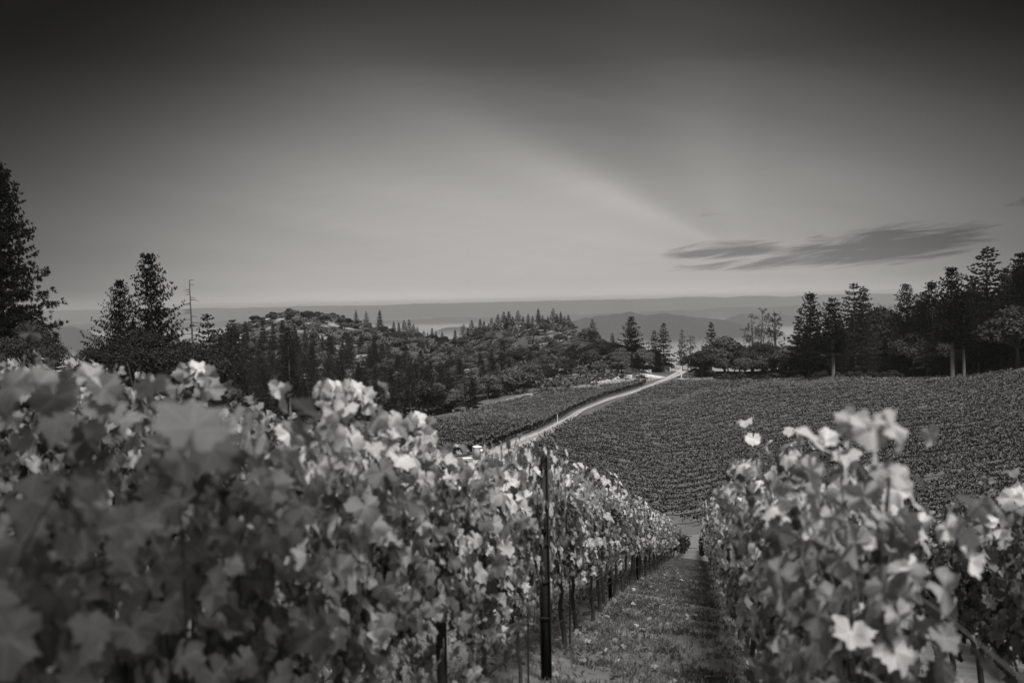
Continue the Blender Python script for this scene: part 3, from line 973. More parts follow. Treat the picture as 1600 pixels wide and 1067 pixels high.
def woods():
    r = random.Random(3)
    W1 = [(320, 545), (370, 530), (470, 545), (560, 550), (600, 560), (640, 600), (680, 640), (690, 655), (560, 665), (450, 700), (300, 700), (300, 600)]
    for x, y, a, b in scatter(170, W1, 230, 520, 1, 5.6):
        if r.random() < .74:
            h = r.uniform(9, 15.5)
            plant(CON[r.randrange(5)], 'conifer_tree', x, y, h, r.uniform(1.0, 1.35), 'dark conifer in the dense wood on the hillside below the rounded hill', 'tree', 'conifers of the wood below the rounded hill')
        else:
            plant((OAK if r.random() < .4 else OAKD)[r.randrange(4)], 'oak_tree', x, y, r.uniform(7, 11), r.uniform(.9, 1.2), 'leafy tree among the conifers on the hillside below the rounded hill', 'tree', 'leafy trees of the wood below the rounded hill')
    W2 = [(640, 590), (720, 575), (800, 565), (900, 560), (980, 560), (1030, 573), (1000, 582), (950, 588), (850, 603), (780, 620), (710, 645), (670, 640)]
    for x, y, a, b in scatter(95, W2, 245, 420, 2, 7.0):
        if r.random() < .18 and a < 830:
            plant(CON[r.randrange(5)], 'conifer_tree', x, y, r.uniform(8, 13), r.uniform(1.1, 1.5), 'conifer among the leafy trees on the slope above the small vineyard fields', 'tree', 'conifers of the slope above the small fields')
        else:
            plant((OAK if r.random() < .65 else OAKD)[r.randrange(4)], 'oak_tree', x, y, r.uniform(5, 8.5), r.uniform(.95, 1.3), 'round leafy tree on the wooded slope above the small vineyard fields', 'tree', 'leafy trees of the slope above the small fields')
    W3 = [(700, 540), (770, 525), (850, 512), (900, 520), (950, 545), (980, 560), (900, 565), (800, 570), (700, 585), (660, 580)]
    for x, y, a, b in scatter(110, W3, 350, 560, 4, 5.0):
        if r.random() < .35:
            plant(OAK[r.randrange(4)], 'oak_tree', x, y, r.uniform(4, 7), r.uniform(.9, 1.3), 'round leafy tree on the upper flank of the middle ridge', 'tree', 'leafy trees of the upper ridge flank')
        else:
            plant(SHR[r.randrange(3)], 'shrub', x, y, r.uniform(2.2, 4), r.uniform(.9, 1.4), 'low round scrub bush on the upper flank of the middle ridge', 'shrub', 'scrub bushes of the ridge flank')
    W4 = [(330, 535), (400, 503), (450, 490), (520, 496), (610, 520), (700, 535), (700, 560), (640, 600), (600, 560), (470, 545), (370, 540)]
    for x, y, a, b in scatter(170, W4, 400, 640, 5, 4.6):
        plant((SHR if r.random() < .4 else SHRD)[r.randrange(3)], 'shrub', x, y, r.uniform(2.0, 4.2), r.uniform(.9, 1.5), 'low dark scrub bush on the rounded hill and its saddle', 'shrub', 'scrub bushes of the rounded hill')
    W5 = [(1085, 585), (1250, 575), (1400, 555), (1550, 525), (1700, 500), (1700, 560), (1600, 573), (1500, 588), (1390, 590), (1300, 590), (1230, 594), (1090, 592)]
    for x, y, a, b in scatter(150, W5, 225, 350, 6, 4.0):
        q = r.random()
        rise = max(0.0, (a - 1250) / 400)
        if q < .50 and a > 1240:
            plant((CON + PIN)[r.randrange(8)], 'conifer_tree', x, y, r.uniform(12, 17) + 6 * rise, r.uniform(1.1, 1.4), 'dark conifer within the right-hand wood behind its front trees', 'tree', 'conifers of the right-hand wood')
        else:
            plant((OAK if a < 1240 and r.random() < .6 else OAKD)[r.randrange(4)], 'oak_tree', x, y, r.uniform(6, 10.5) + 6 * rise, r.uniform(.95, 1.3), 'leafy tree in the dark understorey of the right-hand wood', 'tree', 'leafy trees of the right-hand wood')
    W6 = [(1095, 594), (1250, 590), (1400, 588), (1400, 596), (1330, 598), (1150, 601)]
    for x, y, a, b in scatter(75, W6, 235, 330, 7, 2.3):
        plant(SHRD[r.randrange(3)], 'shrub', x, y, r.uniform(1.4, 2.8), r.uniform(.9, 1.4), 'low bush along the upper edge of the right vineyard slope', 'shrub', 'bushes along the upper vineyard edge')
    for px, d, w in [(978, 325, 1.0), (992, 329, .8), (1003, 328, .7), (1093, 330, 1.0), (1105, 328, 1.2), (1085, 334, .9)]:
        v = P(px, 590, d)
        plant(SHR[r.randrange(3)], 'shrub', v[0], d, 2.6 * w, 1.2, 'small bush on the pale grass near the road end', 'shrub', 'bushes near the road end')


woods()


def chaparral():
    r = np.random.default_rng(12)
    poly = [(300, 560), (400, 500), (450, 488), (520, 494), (610, 520), (700, 533), (770, 520), (850, 505), (900, 512), (950, 540), (1050, 575), (1000, 597), (850, 618), (700, 660), (560, 670), (300, 700)]
    n = 60000
    Y = np.sqrt(r.uniform(240 ** 2, 640 ** 2, n)); X = r.uniform(-.34, .17, n) * Y
    keep = fbm(X / 10, Y / 10, 61) + .25 * fbm(X / 3, Y / 3, 62) > .66
    X, Y = X[keep], Y[keep]
    Z = zt(X, Y)
    a, b = proj(X, Y, Z)
    ok = in_poly(a, b, poly)
    X, Y, Z = X[ok], Y[ok], Z[ok]
    C = np.repeat(np.stack([X, Y, Z], 1), 7, 0)
    n = len(C)
    C = C + r.normal(size=(n, 3)) * np.array([.8, .8, .3]) + np.array([0, 0, .7])
    nrm = rdir(n, r); nrm[:, 2] = np.abs(nrm[:, 2]) + .3; nrm /= np.linalg.norm(nrm, axis=1)[:, None]
    U = perp(nrm, r); W = np.cross(nrm, U); s = r.uniform(.2, .5, n)[:, None]
    V, Fq = quads(C, U * s, W * s)
    mb = MB(); mb.add(V, Fq, np.repeat(np.clip(r.normal(size=n) * .2 + .4, 0, 1), 4))
    tag(mb.build('undergrowth', M['scrub']), kind='stuff', label='dark low undergrowth covering the hills between the trees', cat='undergrowth')


chaparral()

# ------------------------------------------------------------------ vineyards beyond the near rows
def far_vines():
    r = np.random.default_rng(21)
    bx, by = [], []
    # contour rows of the three far fields
    for Y0 in np.arange(112, 330, 2.5):
        X = np.arange(-60, 175, .30) + r.uniform(0, .3)
        Y = Y0 + .04 * X + .8 * np.sin(X / 23 + Y0 * .11)
        bx.append(X); by.append(Y)
    X = np.concatenate(bx); Y = np.concatenate(by)
    Z = zt(X, Y)
    a, b = proj(X, Y, Z)
    ok = in_poly(a, b, FIELD_RIGHT) & (Y > 112 + 36 * sstep(1400, 1050, a)) | in_poly(a, b, FIELD_LOW) | in_poly(a, b, FIELD_UP)
    # keep off the road
    cx, cy, _, _ = RC
    dmin = np.full(len(X), 1e9)
    for i in range(0, len(cx), 2):
        dmin = np.minimum(dmin, np.hypot(X - cx[i], Y - cy[i]))
    ok &= dmin > 2.3
    gap = fbm(X / 2.5, Y / 2.5, 91)
    ok &= gap > .27
    base = [np.stack([X, Y, Z], 1)[ok]]; nfield = int(ok.sum())
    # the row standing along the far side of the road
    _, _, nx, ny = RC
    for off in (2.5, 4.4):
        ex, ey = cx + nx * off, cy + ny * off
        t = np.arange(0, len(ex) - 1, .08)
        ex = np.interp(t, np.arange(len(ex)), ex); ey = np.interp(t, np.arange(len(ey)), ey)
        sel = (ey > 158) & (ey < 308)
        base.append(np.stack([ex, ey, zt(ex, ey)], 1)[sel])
    # the near slope's rows further downhill
    for k in range(-8, 16):
        off = .42 + 1.82 * k
        y0 = {0: 57, -1: 57, 1: 42, 2: 36, 3: 30, 4: 26}.get(k, 30 if k < 0 else 22)
        Y = np.arange(y0, 106, .3); X = ROW_U * Y + off
        base.append(np.stack([X, Y, zt(X, Y)], 1))
    B = np.concatenate(base)
    k = 13
    C = np.repeat(B, k, 0); n = len(C)
    lump = fbm(B[:, 0] / 1.5, B[:, 1] / 1.5, 93, 2)
    hh = np.repeat(1.15 + .95 * lump, k)
    q = r.uniform(0, 1, n) ** .55
    C = C + np.stack([r.normal(size=n) * .14, r.normal(size=n) * .13 * (1.15 - .5 * q), .45 + (hh - .45) * q], 1)
    nrm = rdir(n, r); nrm[:, 2] = np.where(q > .78, np.abs(nrm[:, 2]) + .9, nrm[:, 2] * .35); nrm /= np.linalg.norm(nrm, axis=1)[:, None]
    U = perp(nrm, r); W = np.cross(nrm, U); s = r.uniform(.07, .155, n)[:, None]
    V, Fq = quads(C, U * s, W * s * .8)
    tone = np.clip(.36 + r.normal(size=n) * .20 + .3 * (fbm(C[:, 0] / 14, C[:, 1] / 14, 95) - .5) + .22 * (q > .78) - .10 - .30 * sstep(235, 150, C[:, 1]) * 1.4 + .16 - .35 * np.repeat(np.arange(len(B)) >= nfield, k) * (C[:, 1] > 150), 0, 1)  # shade put into tone: lower slope, road row and bodies darker, tops lighter
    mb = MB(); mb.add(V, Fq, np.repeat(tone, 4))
    # upright loose shoots
    m = r.random(len(B)) < .55
    T = B[m] + np.array([0, 0, 1.0]) + np.array([0, 0, .8]) * lump[m][:, None]; nn = len(T)
    D = rdir(nn, r) * .9 + np.array([0, 0, .9]); D /= np.linalg.norm(D, axis=1)[:, None]
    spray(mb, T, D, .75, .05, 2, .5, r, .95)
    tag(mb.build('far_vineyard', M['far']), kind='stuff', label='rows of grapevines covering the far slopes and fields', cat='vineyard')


far_vines()


def dry_grass():
    r = np.random.default_rng(31)
    pts = []
    for poly, dl, dh in [([(776, 636), (850, 621), (950, 607), (1000, 600), (1030, 592), (1000, 588), (900, 604), (800, 622)], 255, 330),
                         ([(1062, 597), (1075, 592), (1130, 590), (1175, 594), (1170, 600), (1100, 602)], 300, 330)]:
        n = 30000
        Y = r.uniform(dl, dh, n); a0 = min(p[0] for p in poly); a1 = max(p[0] for p in poly)
        X = r.uniform((a0 - 800) / F_PX, (a1 - 800) / F_PX, n) * Y
        Z = zt(X, Y); a, b = proj(X, Y, Z)
        ok = in_poly(a, b, poly)
        pts.append(np.stack([X, Y, Z], 1)[ok])
    C = np.concatenate(pts)
    D = rdir(len(C), r) * .35 + np.array([0, 0, 1.]); D /= np.linalg.norm(D, axis=1)[:, None]
    mb = MB(); spray(mb, C, D, .55, .05, 3, .4, r, .5)
    tag(mb.build('dry_grass', M['drystalk']), kind='stuff', label='pale dry grass along the field edges near the road', cat='grass')


dry_grass()

# ------------------------------------------------------------------ grapevines of the near rows
def leaf_template(na, rings):
    """a five-lobed vine leaf: stalk end at the origin, tip along +y, about one unit wide"""
    th = np.linspace(-math.pi * .93, math.pi * .93, na)
    lob = np.zeros(na)
    for c, w, a in [(0, .50, .62), (.92, .48, .60), (-.92, .48, .60), (1.86, .56, .57), (-1.86, .56, .57)]:
        lob = np.maximum(lob, a * np.exp(-((th - c) / w) ** 2 * .62))
    lob = np.maximum(lob, .50)
    lob[0] = lob[-1] = .40
    lob = lob * (1 + .07 * np.cos(np.arange(na) * math.pi))          # toothed edge
    V = [(0, 0)]
    for q in rings:
        V += [(l * q * math.sin(t), l * q * math.cos(t)) for l, t in zip(lob, th)]
    V = np.array(V)
    tri = [(0, 1 + i + 1, 1 + i) for i in range(na - 1)]
    for k in range(len(rings) - 1):
        a = 1 + k * na; b = a + na
        for i in range(na - 1):
            tri += [(a + i, a + i + 1, b + i + 1), (a + i, b + i + 1, b + i)]
    return V, np.array(tri)


LEAF_HI = leaf_template(31, (.35, .7, 1.0))
LEAF_MID = leaf_template(21, (.6, 1.0))
LEAF_LO = leaf_template(12, (1.0,))


def put_leaves(mb, tmpl, C, Nn, T, size, tone, r):
    """C base points, Nn blade normals, T tip directions"""
    V2, tri = tmpl
    n = len(C)
    T = T - (T * Nn).sum(1)[:, None] * Nn
    T /= np.linalg.norm(T, axis=1)[:, None] + 1e-9
    Sd = np.cross(T, Nn)
    th = np.arctan2(V2[:, 0], V2[:, 1])[None]
    p1, p2, p3 = (r.uniform(0, 6.28, (n, 1)) for _ in range(3))
    q = 1 + .13 * np.sin(2 * th + p1) * r.uniform(0, 1, (n, 1)) + .10 * np.sin(3 * th + p2) * r.uniform(0, 1, (n, 1)) + .06 * np.sin(7 * th + p3)
    x = V2[:, 0][None] * q; y = V2[:, 1][None] * q
    rr = x * x + y * y
    cup = r.uniform(-.5, .9, n)[:, None]; fold = r.uniform(-.1, .7, n)[:, None]; bend = r.uniform(.05, .9, n)[:, None]
    ph = r.uniform(0, 6.28, n)[:, None]; wav = r.uniform(.03, .16, n)[:, None]
    h = -cup * rr * .45 + fold * np.abs(x) * .5 - bend * np.clip(y, 0, 1) ** 2 * .7 + wav * np.sin(np.arctan2(x, y) * 4 + ph) * np.sqrt(rr) * 1.6
    asp = r.uniform(.85, 1.12, n)[:, None]
    Pt = C[:, None] + size[:, None, None] * (Sd[:, None] * (x * asp)[..., None] + T[:, None] * (y + 0 * asp)[..., None] + Nn[:, None] * h[..., None])
    m = V2.shape[0]
    Fq = (tri[None] + (np.arange(n) * m)[:, None, None]).reshape(-1, 3)
    mb.add(Pt.reshape(-1, 3), Fq, np.repeat(tone, m))
    lc = np.stack([np.broadcast_to(x, (n, m)), np.broadcast_to(y, (n, m)), np.broadcast_to(r.uniform(0, 1, n)[:, None], (n, m))], -1)
    mb.uv.append(lc.reshape(-1, 3))


ROW_AZ = math.atan(ROW_U)
VINE_LEN = 1.3


def vine_meshes(seed, slope, tmpl, dens=1.0, tall=0, hem=.35):
    """local x runs downhill along the row, y across it, z up"""
    r = np.random.default_rng(seed)
    wood = MB(); can = MB(); cane = MB()
    zs = np.linspace(-.15, .86, 8)
    wob = r.uniform(-.05, .05, (8, 2)).cumsum(0) * .7
    wob -= wob[0]
    wood.tube(np.stack([wob[:, 0], wob[:, 1], zs], 1), np.interp(zs, [-.15, .1, .7, .86], [.040, .026, .022, .030]), 7)
    hx, hy = wob[-1]
    for s in (-1, 1):
        t = np.linspace(0, 1, 6)
        x = hx + s * t * VINE_LEN * .5
        wood.tube(np.stack([x, hy * (1 - t), .86 + .05 * np.sin(t * 5) - slope * (x - hx)], 1), np.linspace(.026, .014, 6), 6)
    C, Nn, T, Sz, To = [], [], [], [], []
    ns = int(13 * dens)
    for q in range(ns):
        x0 = (q + r.uniform(0, 1)) / ns * VINE_LEN - VINE_LEN / 2
        side = r.choice([-1, 1])
        Ls = r.uniform(.76, 1.03)
        if tall and r.random() < .35:
            Ls = r.uniform(1.0, 1.14)
        flop = r.uniform(0, .24) * side
        t = np.linspace(0, 1, 9)
        bow = r.uniform(-.10, .10)
        sx = x0 + r.uniform(-.18, .18) * t + bow * np.sin(t * 3)
        sy = side * .05 + flop * t ** 2.2
        sz = .90 + Ls * t - abs(flop) * .5 * t ** 3 - slope * x0
        p = np.stack([sx, sy + 0 * t, sz], 1)
        cane.tube(p, np.linspace(.005, .0018, 9), 4)
        nl = int(Ls / .052)
        tt = (np.arange(nl) + r.uniform(-.3, .3, nl)) / nl
        tt = np.clip(tt, 0, 1)
        c = np.stack([np.interp(tt, t, p[:, k]) for k in range(3)], 1)
        sg = np.where(np.arange(nl) % 2 == 0, 1, -1) * np.where(r.random(nl) < .8, 1, -1)
        out = np.stack([r.normal(size=nl) * .55, sg * r.uniform(.5, 1.2, nl), r.uniform(-.1, .7, nl)], 1)
        out /= np.linalg.norm(out, axis=1)[:, None]
        pl = r.uniform(.06, .17, nl) * (1 - .35 * tt)
        cc = c + out * pl[:, None]
        nn = out * .75 + rdir(nl, r) * .55 + np.array([0, 0, .30])
        T_ = np.stack([r.normal(size=nl) * .45, out[:, 1] * .25, -np.ones(nl) * r.uniform(.3, 1.1, nl)], 1)
        C.append(cc); Nn.append(nn); T.append(T_)
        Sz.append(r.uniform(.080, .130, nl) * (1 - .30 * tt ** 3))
        To.append(np.clip(.34 + .42 * tt + r.normal(size=nl) * .21, 0, 1))  # paler younger tips; vertical shading also put into the leaf tone
        # lateral leaves thicken the wall
        nl2 = int(nl * .95)
        tt = r.uniform(0.0, .92, nl2)
        c = np.stack([np.interp(tt, t, p[:, k]) for k in range(3)], 1)
        sg = r.choice([-1, 1], nl2)
        cc = c + np.stack([r.normal(size=nl2) * .09, sg * r.uniform(.08, .24, nl2), r.normal(size=nl2) * .06 - .05], 1)
        nn = np.stack([r.normal(size=nl2) * .5, sg * 1.0, r.uniform(-.1, .8, nl2)], 1)
        C.append(cc); Nn.append(nn)
        T.append(np.stack([r.normal(size=nl2) * .4, sg * .2, -np.ones(nl2)], 1))
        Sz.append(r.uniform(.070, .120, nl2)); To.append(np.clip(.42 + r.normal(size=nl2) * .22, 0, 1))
    # ragged hem of leaves hanging below the cordon
    nh = int(16 * dens)
    for q in range(nh):
        x0 = r.uniform(-VINE_LEN / 2, VINE_LEN / 2); sg0 = r.choice([-1, 1]); y0 = sg0 * r.uniform(.06, .22)
        ln = hem * r.uniform(.15, 1.0) ** 1.4
        m = 2 + int(ln / .07)
        f = np.linspace(0, 1, m)
        C.append(np.stack([x0 + r.normal(size=m) * .05, y0 + r.normal(size=m) * .05, .96 - ln * f - slope * x0], 1))
        Nn.append(np.stack([r.normal(size=m) * .6, sg0 * 1.0 + 0 * f, r.normal(size=m) * .35], 1))
        T.append(np.stack([r.normal(size=m) * .4, sg0 * .1 + 0 * f, -np.ones(m)], 1))
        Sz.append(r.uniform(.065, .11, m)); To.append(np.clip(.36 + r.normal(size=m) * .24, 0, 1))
    C = np.concatenate(C); Nn = np.concatenate(Nn); Nn /= np.linalg.norm(Nn, axis=1)[:, None]
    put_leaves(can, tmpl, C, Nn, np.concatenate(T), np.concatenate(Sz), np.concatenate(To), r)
    return wood.mesh('trunk', M['vinewood'], True), cane.mesh('cane', M['cane']), can.mesh('canopy', M['leaf'], True)


V_NEAR = [vine_meshes(1000 + i, .10, LEAF_HI, 1.15, i % 2, .75) for i in range(5)]
V_MID = [vine_meshes(1100 + i, .22, LEAF_MID, 1.1, i % 2, .40) for i in range(6)]
V_DEEP = [vine_meshes(1300 + i, .20, LEAF_MID, 1.15, i % 2, .85) for i in range(4)]
V_FAR = [vine_meshes(1200 + i, .245, LEAF_LO, 1.0, 0) for i in range(6)]
NV = 0
ORD = ['first', 'second', 'third', 'fourth', 'fifth', 'sixth', 'seventh', 'eighth', 'ninth', 'tenth', 'eleventh', 'twelfth']


def row_point(off, y):
    x = ROW_U * y + off
    return x, y, ztf(x, y)


def row_shade(off, y):
    # side and corner shade put into the leaf colour of outer, near-left vines
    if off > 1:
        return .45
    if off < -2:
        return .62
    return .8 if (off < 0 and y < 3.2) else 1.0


def vine_row(off, y0, y1, rowname, seed, named=0, far_label=None):
    global NV
    r = random.Random(seed)
    y = y0; i = 0
    while y < y1:
        x, yy, z = row_point(off + r.uniform(-.03, .03), y)
        V = V_NEAR if y < 5 else (V_DEEP if y < 6.3 else (V_MID if y < 17 else V_FAR))
        wm, km, cm = V[r.randrange(len(V))]
        if i < named:
            lab = f'{ORD[i]} grapevine from the camera in {rowname}'
        else:
            lab = far_label or f'leafy grapevine further downhill in {rowname}'
        o = thing('grapevine', lab, 'grapevine', (x, yy, z), math.pi / 2 - ROW_AZ, 'grapevines in ' + rowname)
        flip = r.random() < .5
        s = r.uniform(.95, 1.05) * (1.05 if off == .52 and y < 6.5 else 1.0)
        s *= 1.07 if off == -1.46 and 3.0 < y < 5.8 else 1.0
        s *= 1.04 if off == -1.46 and 7.6 < y < 10.5 else 1.0
        s *= .88 if off == -1.46 and 5.7 <= y <= 7.6 else 1.0
        wy = .55 if off == -1.46 and 7.5 < y < 9.6 else 1.0
        o.scale = (1, (-wy if flip else wy), s)
        link('trunk', wm, o)
        if y < 22:
            link('cane', km, o)
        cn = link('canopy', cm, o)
        g = row_shade(off, y) * r.uniform(.88, 1.12)
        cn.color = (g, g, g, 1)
        y += VINE_LEN * math.cos(ROW_AZ); i += 1
        NV += 1


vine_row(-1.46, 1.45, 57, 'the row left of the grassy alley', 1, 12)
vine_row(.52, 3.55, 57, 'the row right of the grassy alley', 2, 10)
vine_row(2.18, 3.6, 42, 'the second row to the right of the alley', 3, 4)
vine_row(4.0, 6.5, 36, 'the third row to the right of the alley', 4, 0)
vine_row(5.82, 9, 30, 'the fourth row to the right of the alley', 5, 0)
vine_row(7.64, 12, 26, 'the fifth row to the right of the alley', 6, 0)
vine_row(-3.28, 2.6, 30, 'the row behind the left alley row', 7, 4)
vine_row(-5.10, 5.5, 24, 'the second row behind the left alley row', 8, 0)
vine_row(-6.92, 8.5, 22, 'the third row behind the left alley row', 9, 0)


# ---- trellis: posts, stakes, wires, hose
def trellis_post(off, y, h, label, w=.085):
    x, yy, z = row_point(off, y)
    o = thing('trellis_post', label, 'post', (x, yy, z), -ROW_AZ, 'trellis posts')
    mb = MB()
    # rolled steel profile: web and two lips
    mb.box((0, 0, h / 2 - .2), (w, .006, h + .4)).box((-w / 2, -.018, h / 2 - .2), (.006, .036, h + .4)).box((w / 2, -.018, h / 2 - .2), (.006, .036, h + .4))
    mb.build('shaft', M['steel'], o)
    for k in range(5):
        c = MB(); c.tube([(-w / 2 - .012, -.02, .55 + .32 * k), (w / 2 + .012, -.02, .55 + .32 * k)], .006, 6)
        c.build('wire_clip', M['steel'], o)


trellis_post(-1.32, 8.4, 1.98, 'dark steel post standing in front of the left row beside the alley', .085)
for y, n in [(16.0, 'next'), (23.0, 'far')]:
    trellis_post(-1.46, y, 1.95, {'next': 'dark post in the left row further downhill than the tall visible one', 'far': 'dark post far down in the left row among leaves'}[n], .05)
trellis_post(ROW_U * 0 + .30, 108, 1.9, 'post at the far bottom end of the grassy alley', .12)
for i, y in enumerate(np.arange(5.35, 12, 2.58)):
    x, yy, z = row_point(-1.40, y)
    o = thing('vine_stake', f'{ORD[i]} thin stake from the camera among the left row trunks' if i < 12 else 'thin stake far down the left row', 'stake', (x, yy, z), 0, 'vine stakes')
    mb = MB(); mb.tube([(0, 0, -.2), (.01, 0, .6), (0.012, 0, 1.5)], .009, 6); mb.build('rod', M['steel'], o)


def line_along(name, off, h, r_, mat, y0, y1, label, cat):
    Y = np.arange(y0, y1, .7); X = ROW_U * Y + off
    Z = zt(X, Y) + h + .012 * np.sin(Y * 1.1)
    mb = MB(); mb.tube(np.stack([X, Y, Z], 1), r_, 6)
    tag(mb.build(name, M[mat], None, True), label, cat, 'lines strung along the vine rows')


for off, rn in [(-1.46, 'left alley row'), (.52, 'right alley row')]:
    line_along('drip_hose', off + (.06 if off < 0 else -.06), .36, .007, 'hose', 1.2, 57, f'black drip hose strung low under the {rn}', 'hose')
    line_along('trellis_wire', off, .88, .002, 'wire', 1.2, 57, f'cordon wire carrying the trunks of the {rn}', 'wire')
    line_along('trellis_wire', off + .12, 1.45, .002, 'wire', 1.2, 57, f'upper foliage wire held in the leaves of the {rn}', 'wire')
line_along('trellis_wire', 2.02, 1.30, .0025, 'wire', 2.6, 42, 'pale wire slanting across the second row right of the alley', 'wire')


# ---- shoots that stick out of the near rows towards the camera
def loose_shoot(path, leaves, label, seed):
    r = np.random.default_rng(seed)
    o = thing('vine_shoot', label, 'vine shoot', tuple(path[0]), 0, 'loose vine shoots over the near rows')
    p0 = np.array(path[0])
    pts = np.array(path) - p0
    t = np.linspace(0, 1, len(pts)); tt = np.linspace(0, 1, 14)
    sm = np.stack([np.interp(tt, t, pts[:, k]) for k in range(3)], 1)
    sm[1:-1] = (sm[:-2] + sm[1:-1] * 2 + sm[2:]) / 4
    mb = MB(); mb.tube(sm, np.linspace(.0055, .002, 14), 6)
    mb.build('stem', M['cane'], o, True)
    for (c, nrm, tip, size, tone) in leaves:
        c = np.array(c) - p0
        mbl = MB()
        nv = np.array(nrm, float); nv /= np.linalg.norm(nv)
        put_leaves(mbl, LEAF_HI, c[None], nv[None], np.array(tip, float)[None], np.array([size]), np.array([tone]), r)
        k = int(np.argmin(np.linalg.norm(sm - c, axis=1)))
        mbl2 = MB(); mbl2.tube([sm[k], (sm[k] + c) / 2 + [0, 0, .01], c], .0018, 4)
        lf = mbl.build('leaf', M['leaf'], o, True)
        mbl2.build('stalk', M['cane'], lf)


def near_shoots():
    # the big blurred leaf at left
    a = P(330, 760, 2.25); b = P(310, 690, 2.1); c = P(300, 655, 2.0)
    loose_shoot([a, b, c], [(P(300, 668, 1.9), (.15, -.75, .65), (0.0, .25, 1.0), .12, 1.0), (P(330, 700, 2.0), (.5, -.8, .3), (.6, 0, -.8), .09, .6), (P(285, 720, 2.05), (-.3, -.8, .3), (-.5, 0, -.8), .09, .55)],
                'shoot carrying the big pale blurred leaf upper left of the near row', 1)
    # tall shoot over the right row
    a = P(1385, 800, 2.6); b = P(1390, 740, 2.55); c = P(1375, 672, 2.5)
    loose_shoot([a, b, c], [(P(1362, 668, 2.5), (.05, -.9, .35), (-.1, 0, -1), .10, .7), (P(1335, 660, 2.52), (-.5, -.8, .2), (-.2, .1, -1), .085, .7), (P(1395, 668, 2.5), (.65, -.6, .45), (.5, 0, -1), .10, .72), (P(1400, 742, 2.52), (.4, -.6, .7), (1, 0, -.35), .085, .65)],
                'highest shoot over the right alley row with pale drooping leaves', 2)
    a = P(1270, 800, 3.3); b = P(1285, 730, 3.25); c = P(1280, 690, 3.2)
    loose_shoot([a, b, c], [(P(1275, 690, 3.2), (.6, -.3, .8), (-1, 0, .6), .12, .75), (P(1290, 690, 3.2), (-.6, -.3, .8), (1, 0, .7), .10, .8)], 'thin shoot with two raised leaves at the top of the right row', 3)
    # little clusters over the left row
    for k, (px, py, d, lab) in enumerate([(308, 578, 4.6, 'shoot with a pale round leaf lifted above the left rows'), (140, 590, 3.0, 'shoot with pale leaves at far upper left of the near row'), (60, 600, 2.4, 'shoot curling up at the left edge of the photo'),
                                           (520, 605, 5.0, 'left one of two bright leaf clusters above the left row'), (556, 608, 5.0, 'right one of two bright leaf clusters above the left row'), (655, 655, 5.4, 'bright shoot on the crest of the left row near its middle'), (915, 735, 12.0, 'thin upright shoot right of the dark steel post'), (1545, 815, 5.4, 'small shoot with two leaves at the right above the second row'), (1592, 775, 4.6, 'blurred leaf cluster cut by the right edge of the photo')]):
        r = np.random.default_rng(60 + k)
        a = P(px + 6, py + 210 / d, d); c = P(px, py, d)
        lv = []
        for q in range(4):
            f = .30 + .20 * q
            b = a + (c - a) * f
            sg = -1 if q % 2 else 1
            lv.append((b + np.array([sg * .05, -.03, .01]), (sg * r.uniform(.0, .9), -.8, r.uniform(-.1, .9)), (sg * r.uniform(-.2, .9), 0, -.6), r.uniform(.08, .115), r.uniform(.35, .66)))
        lv.append((c, (0, -.8, .5), (.3, 0, .7), .09, .9))
        loose_shoot([a, (a + c) / 2 + np.array([.02, 0, 0]), c], lv, lab, 80 + k)


near_shoots()


# ---- alley floor
def alley():
    r = np.random.default_rng(41)
    n = 90000
    Y = 4.5 + 60 * r.uniform(0, 1, n) ** 1.7
    lat = r.uniform(-3.2, 2.6, n)
    den = .18 + .82 * (fbm(Y / .5, lat / .5, 71) > .45)
    ok = r.random(n) < den * np.where(np.abs(lat + .55) < .8, 1, .45)
    Y, lat = Y[ok], lat[ok]
    X = ROW_U * Y + lat
    C = np.stack([X, Y, zt(X, Y) - .005], 1)
    D = rdir(len(C), r) * .7 + np.array([0, 0, 1.]); D /= np.linalg.norm(D, axis=1)[:, None]
    mb = MB(); spray(mb, C, D, .07 + .03 * fbm(Y, lat, 72), .004 + .0002 * Y, 3, .6, r, np.clip(fbm(Y / .35, lat / .35, 73) * 1.5 - .25, 0, 1))
    tag(mb.build('grass', M['grass']), kind='stuff', label='short dry grass covering the alley between the rows', cat='grass')
    n = 900
    Y = 4.5 + 40 * r.uniform(0, 1, n) ** 1.6; lat = r.uniform(-3, 2.4, n); X = ROW_U * Y + lat
    C = np.stack([X, Y, zt(X, Y) + .035], 1)
    nrm = rdir(n, r) * .5 + np.array([0, 0, 1.]); nrm /= np.linalg.norm(nrm, axis=1)[:, None]
    mb = MB(); put_leaves(mb, LEAF_LO, C, nrm, rdir(n, r), r.uniform(.05, .09, n), r.uniform(0, 1, n), r)
    tag(mb.build('leaf_litter', M['litter']), kind='stuff', label='fallen leaves lying in the alley grass', cat='fallen leaves')


alley()

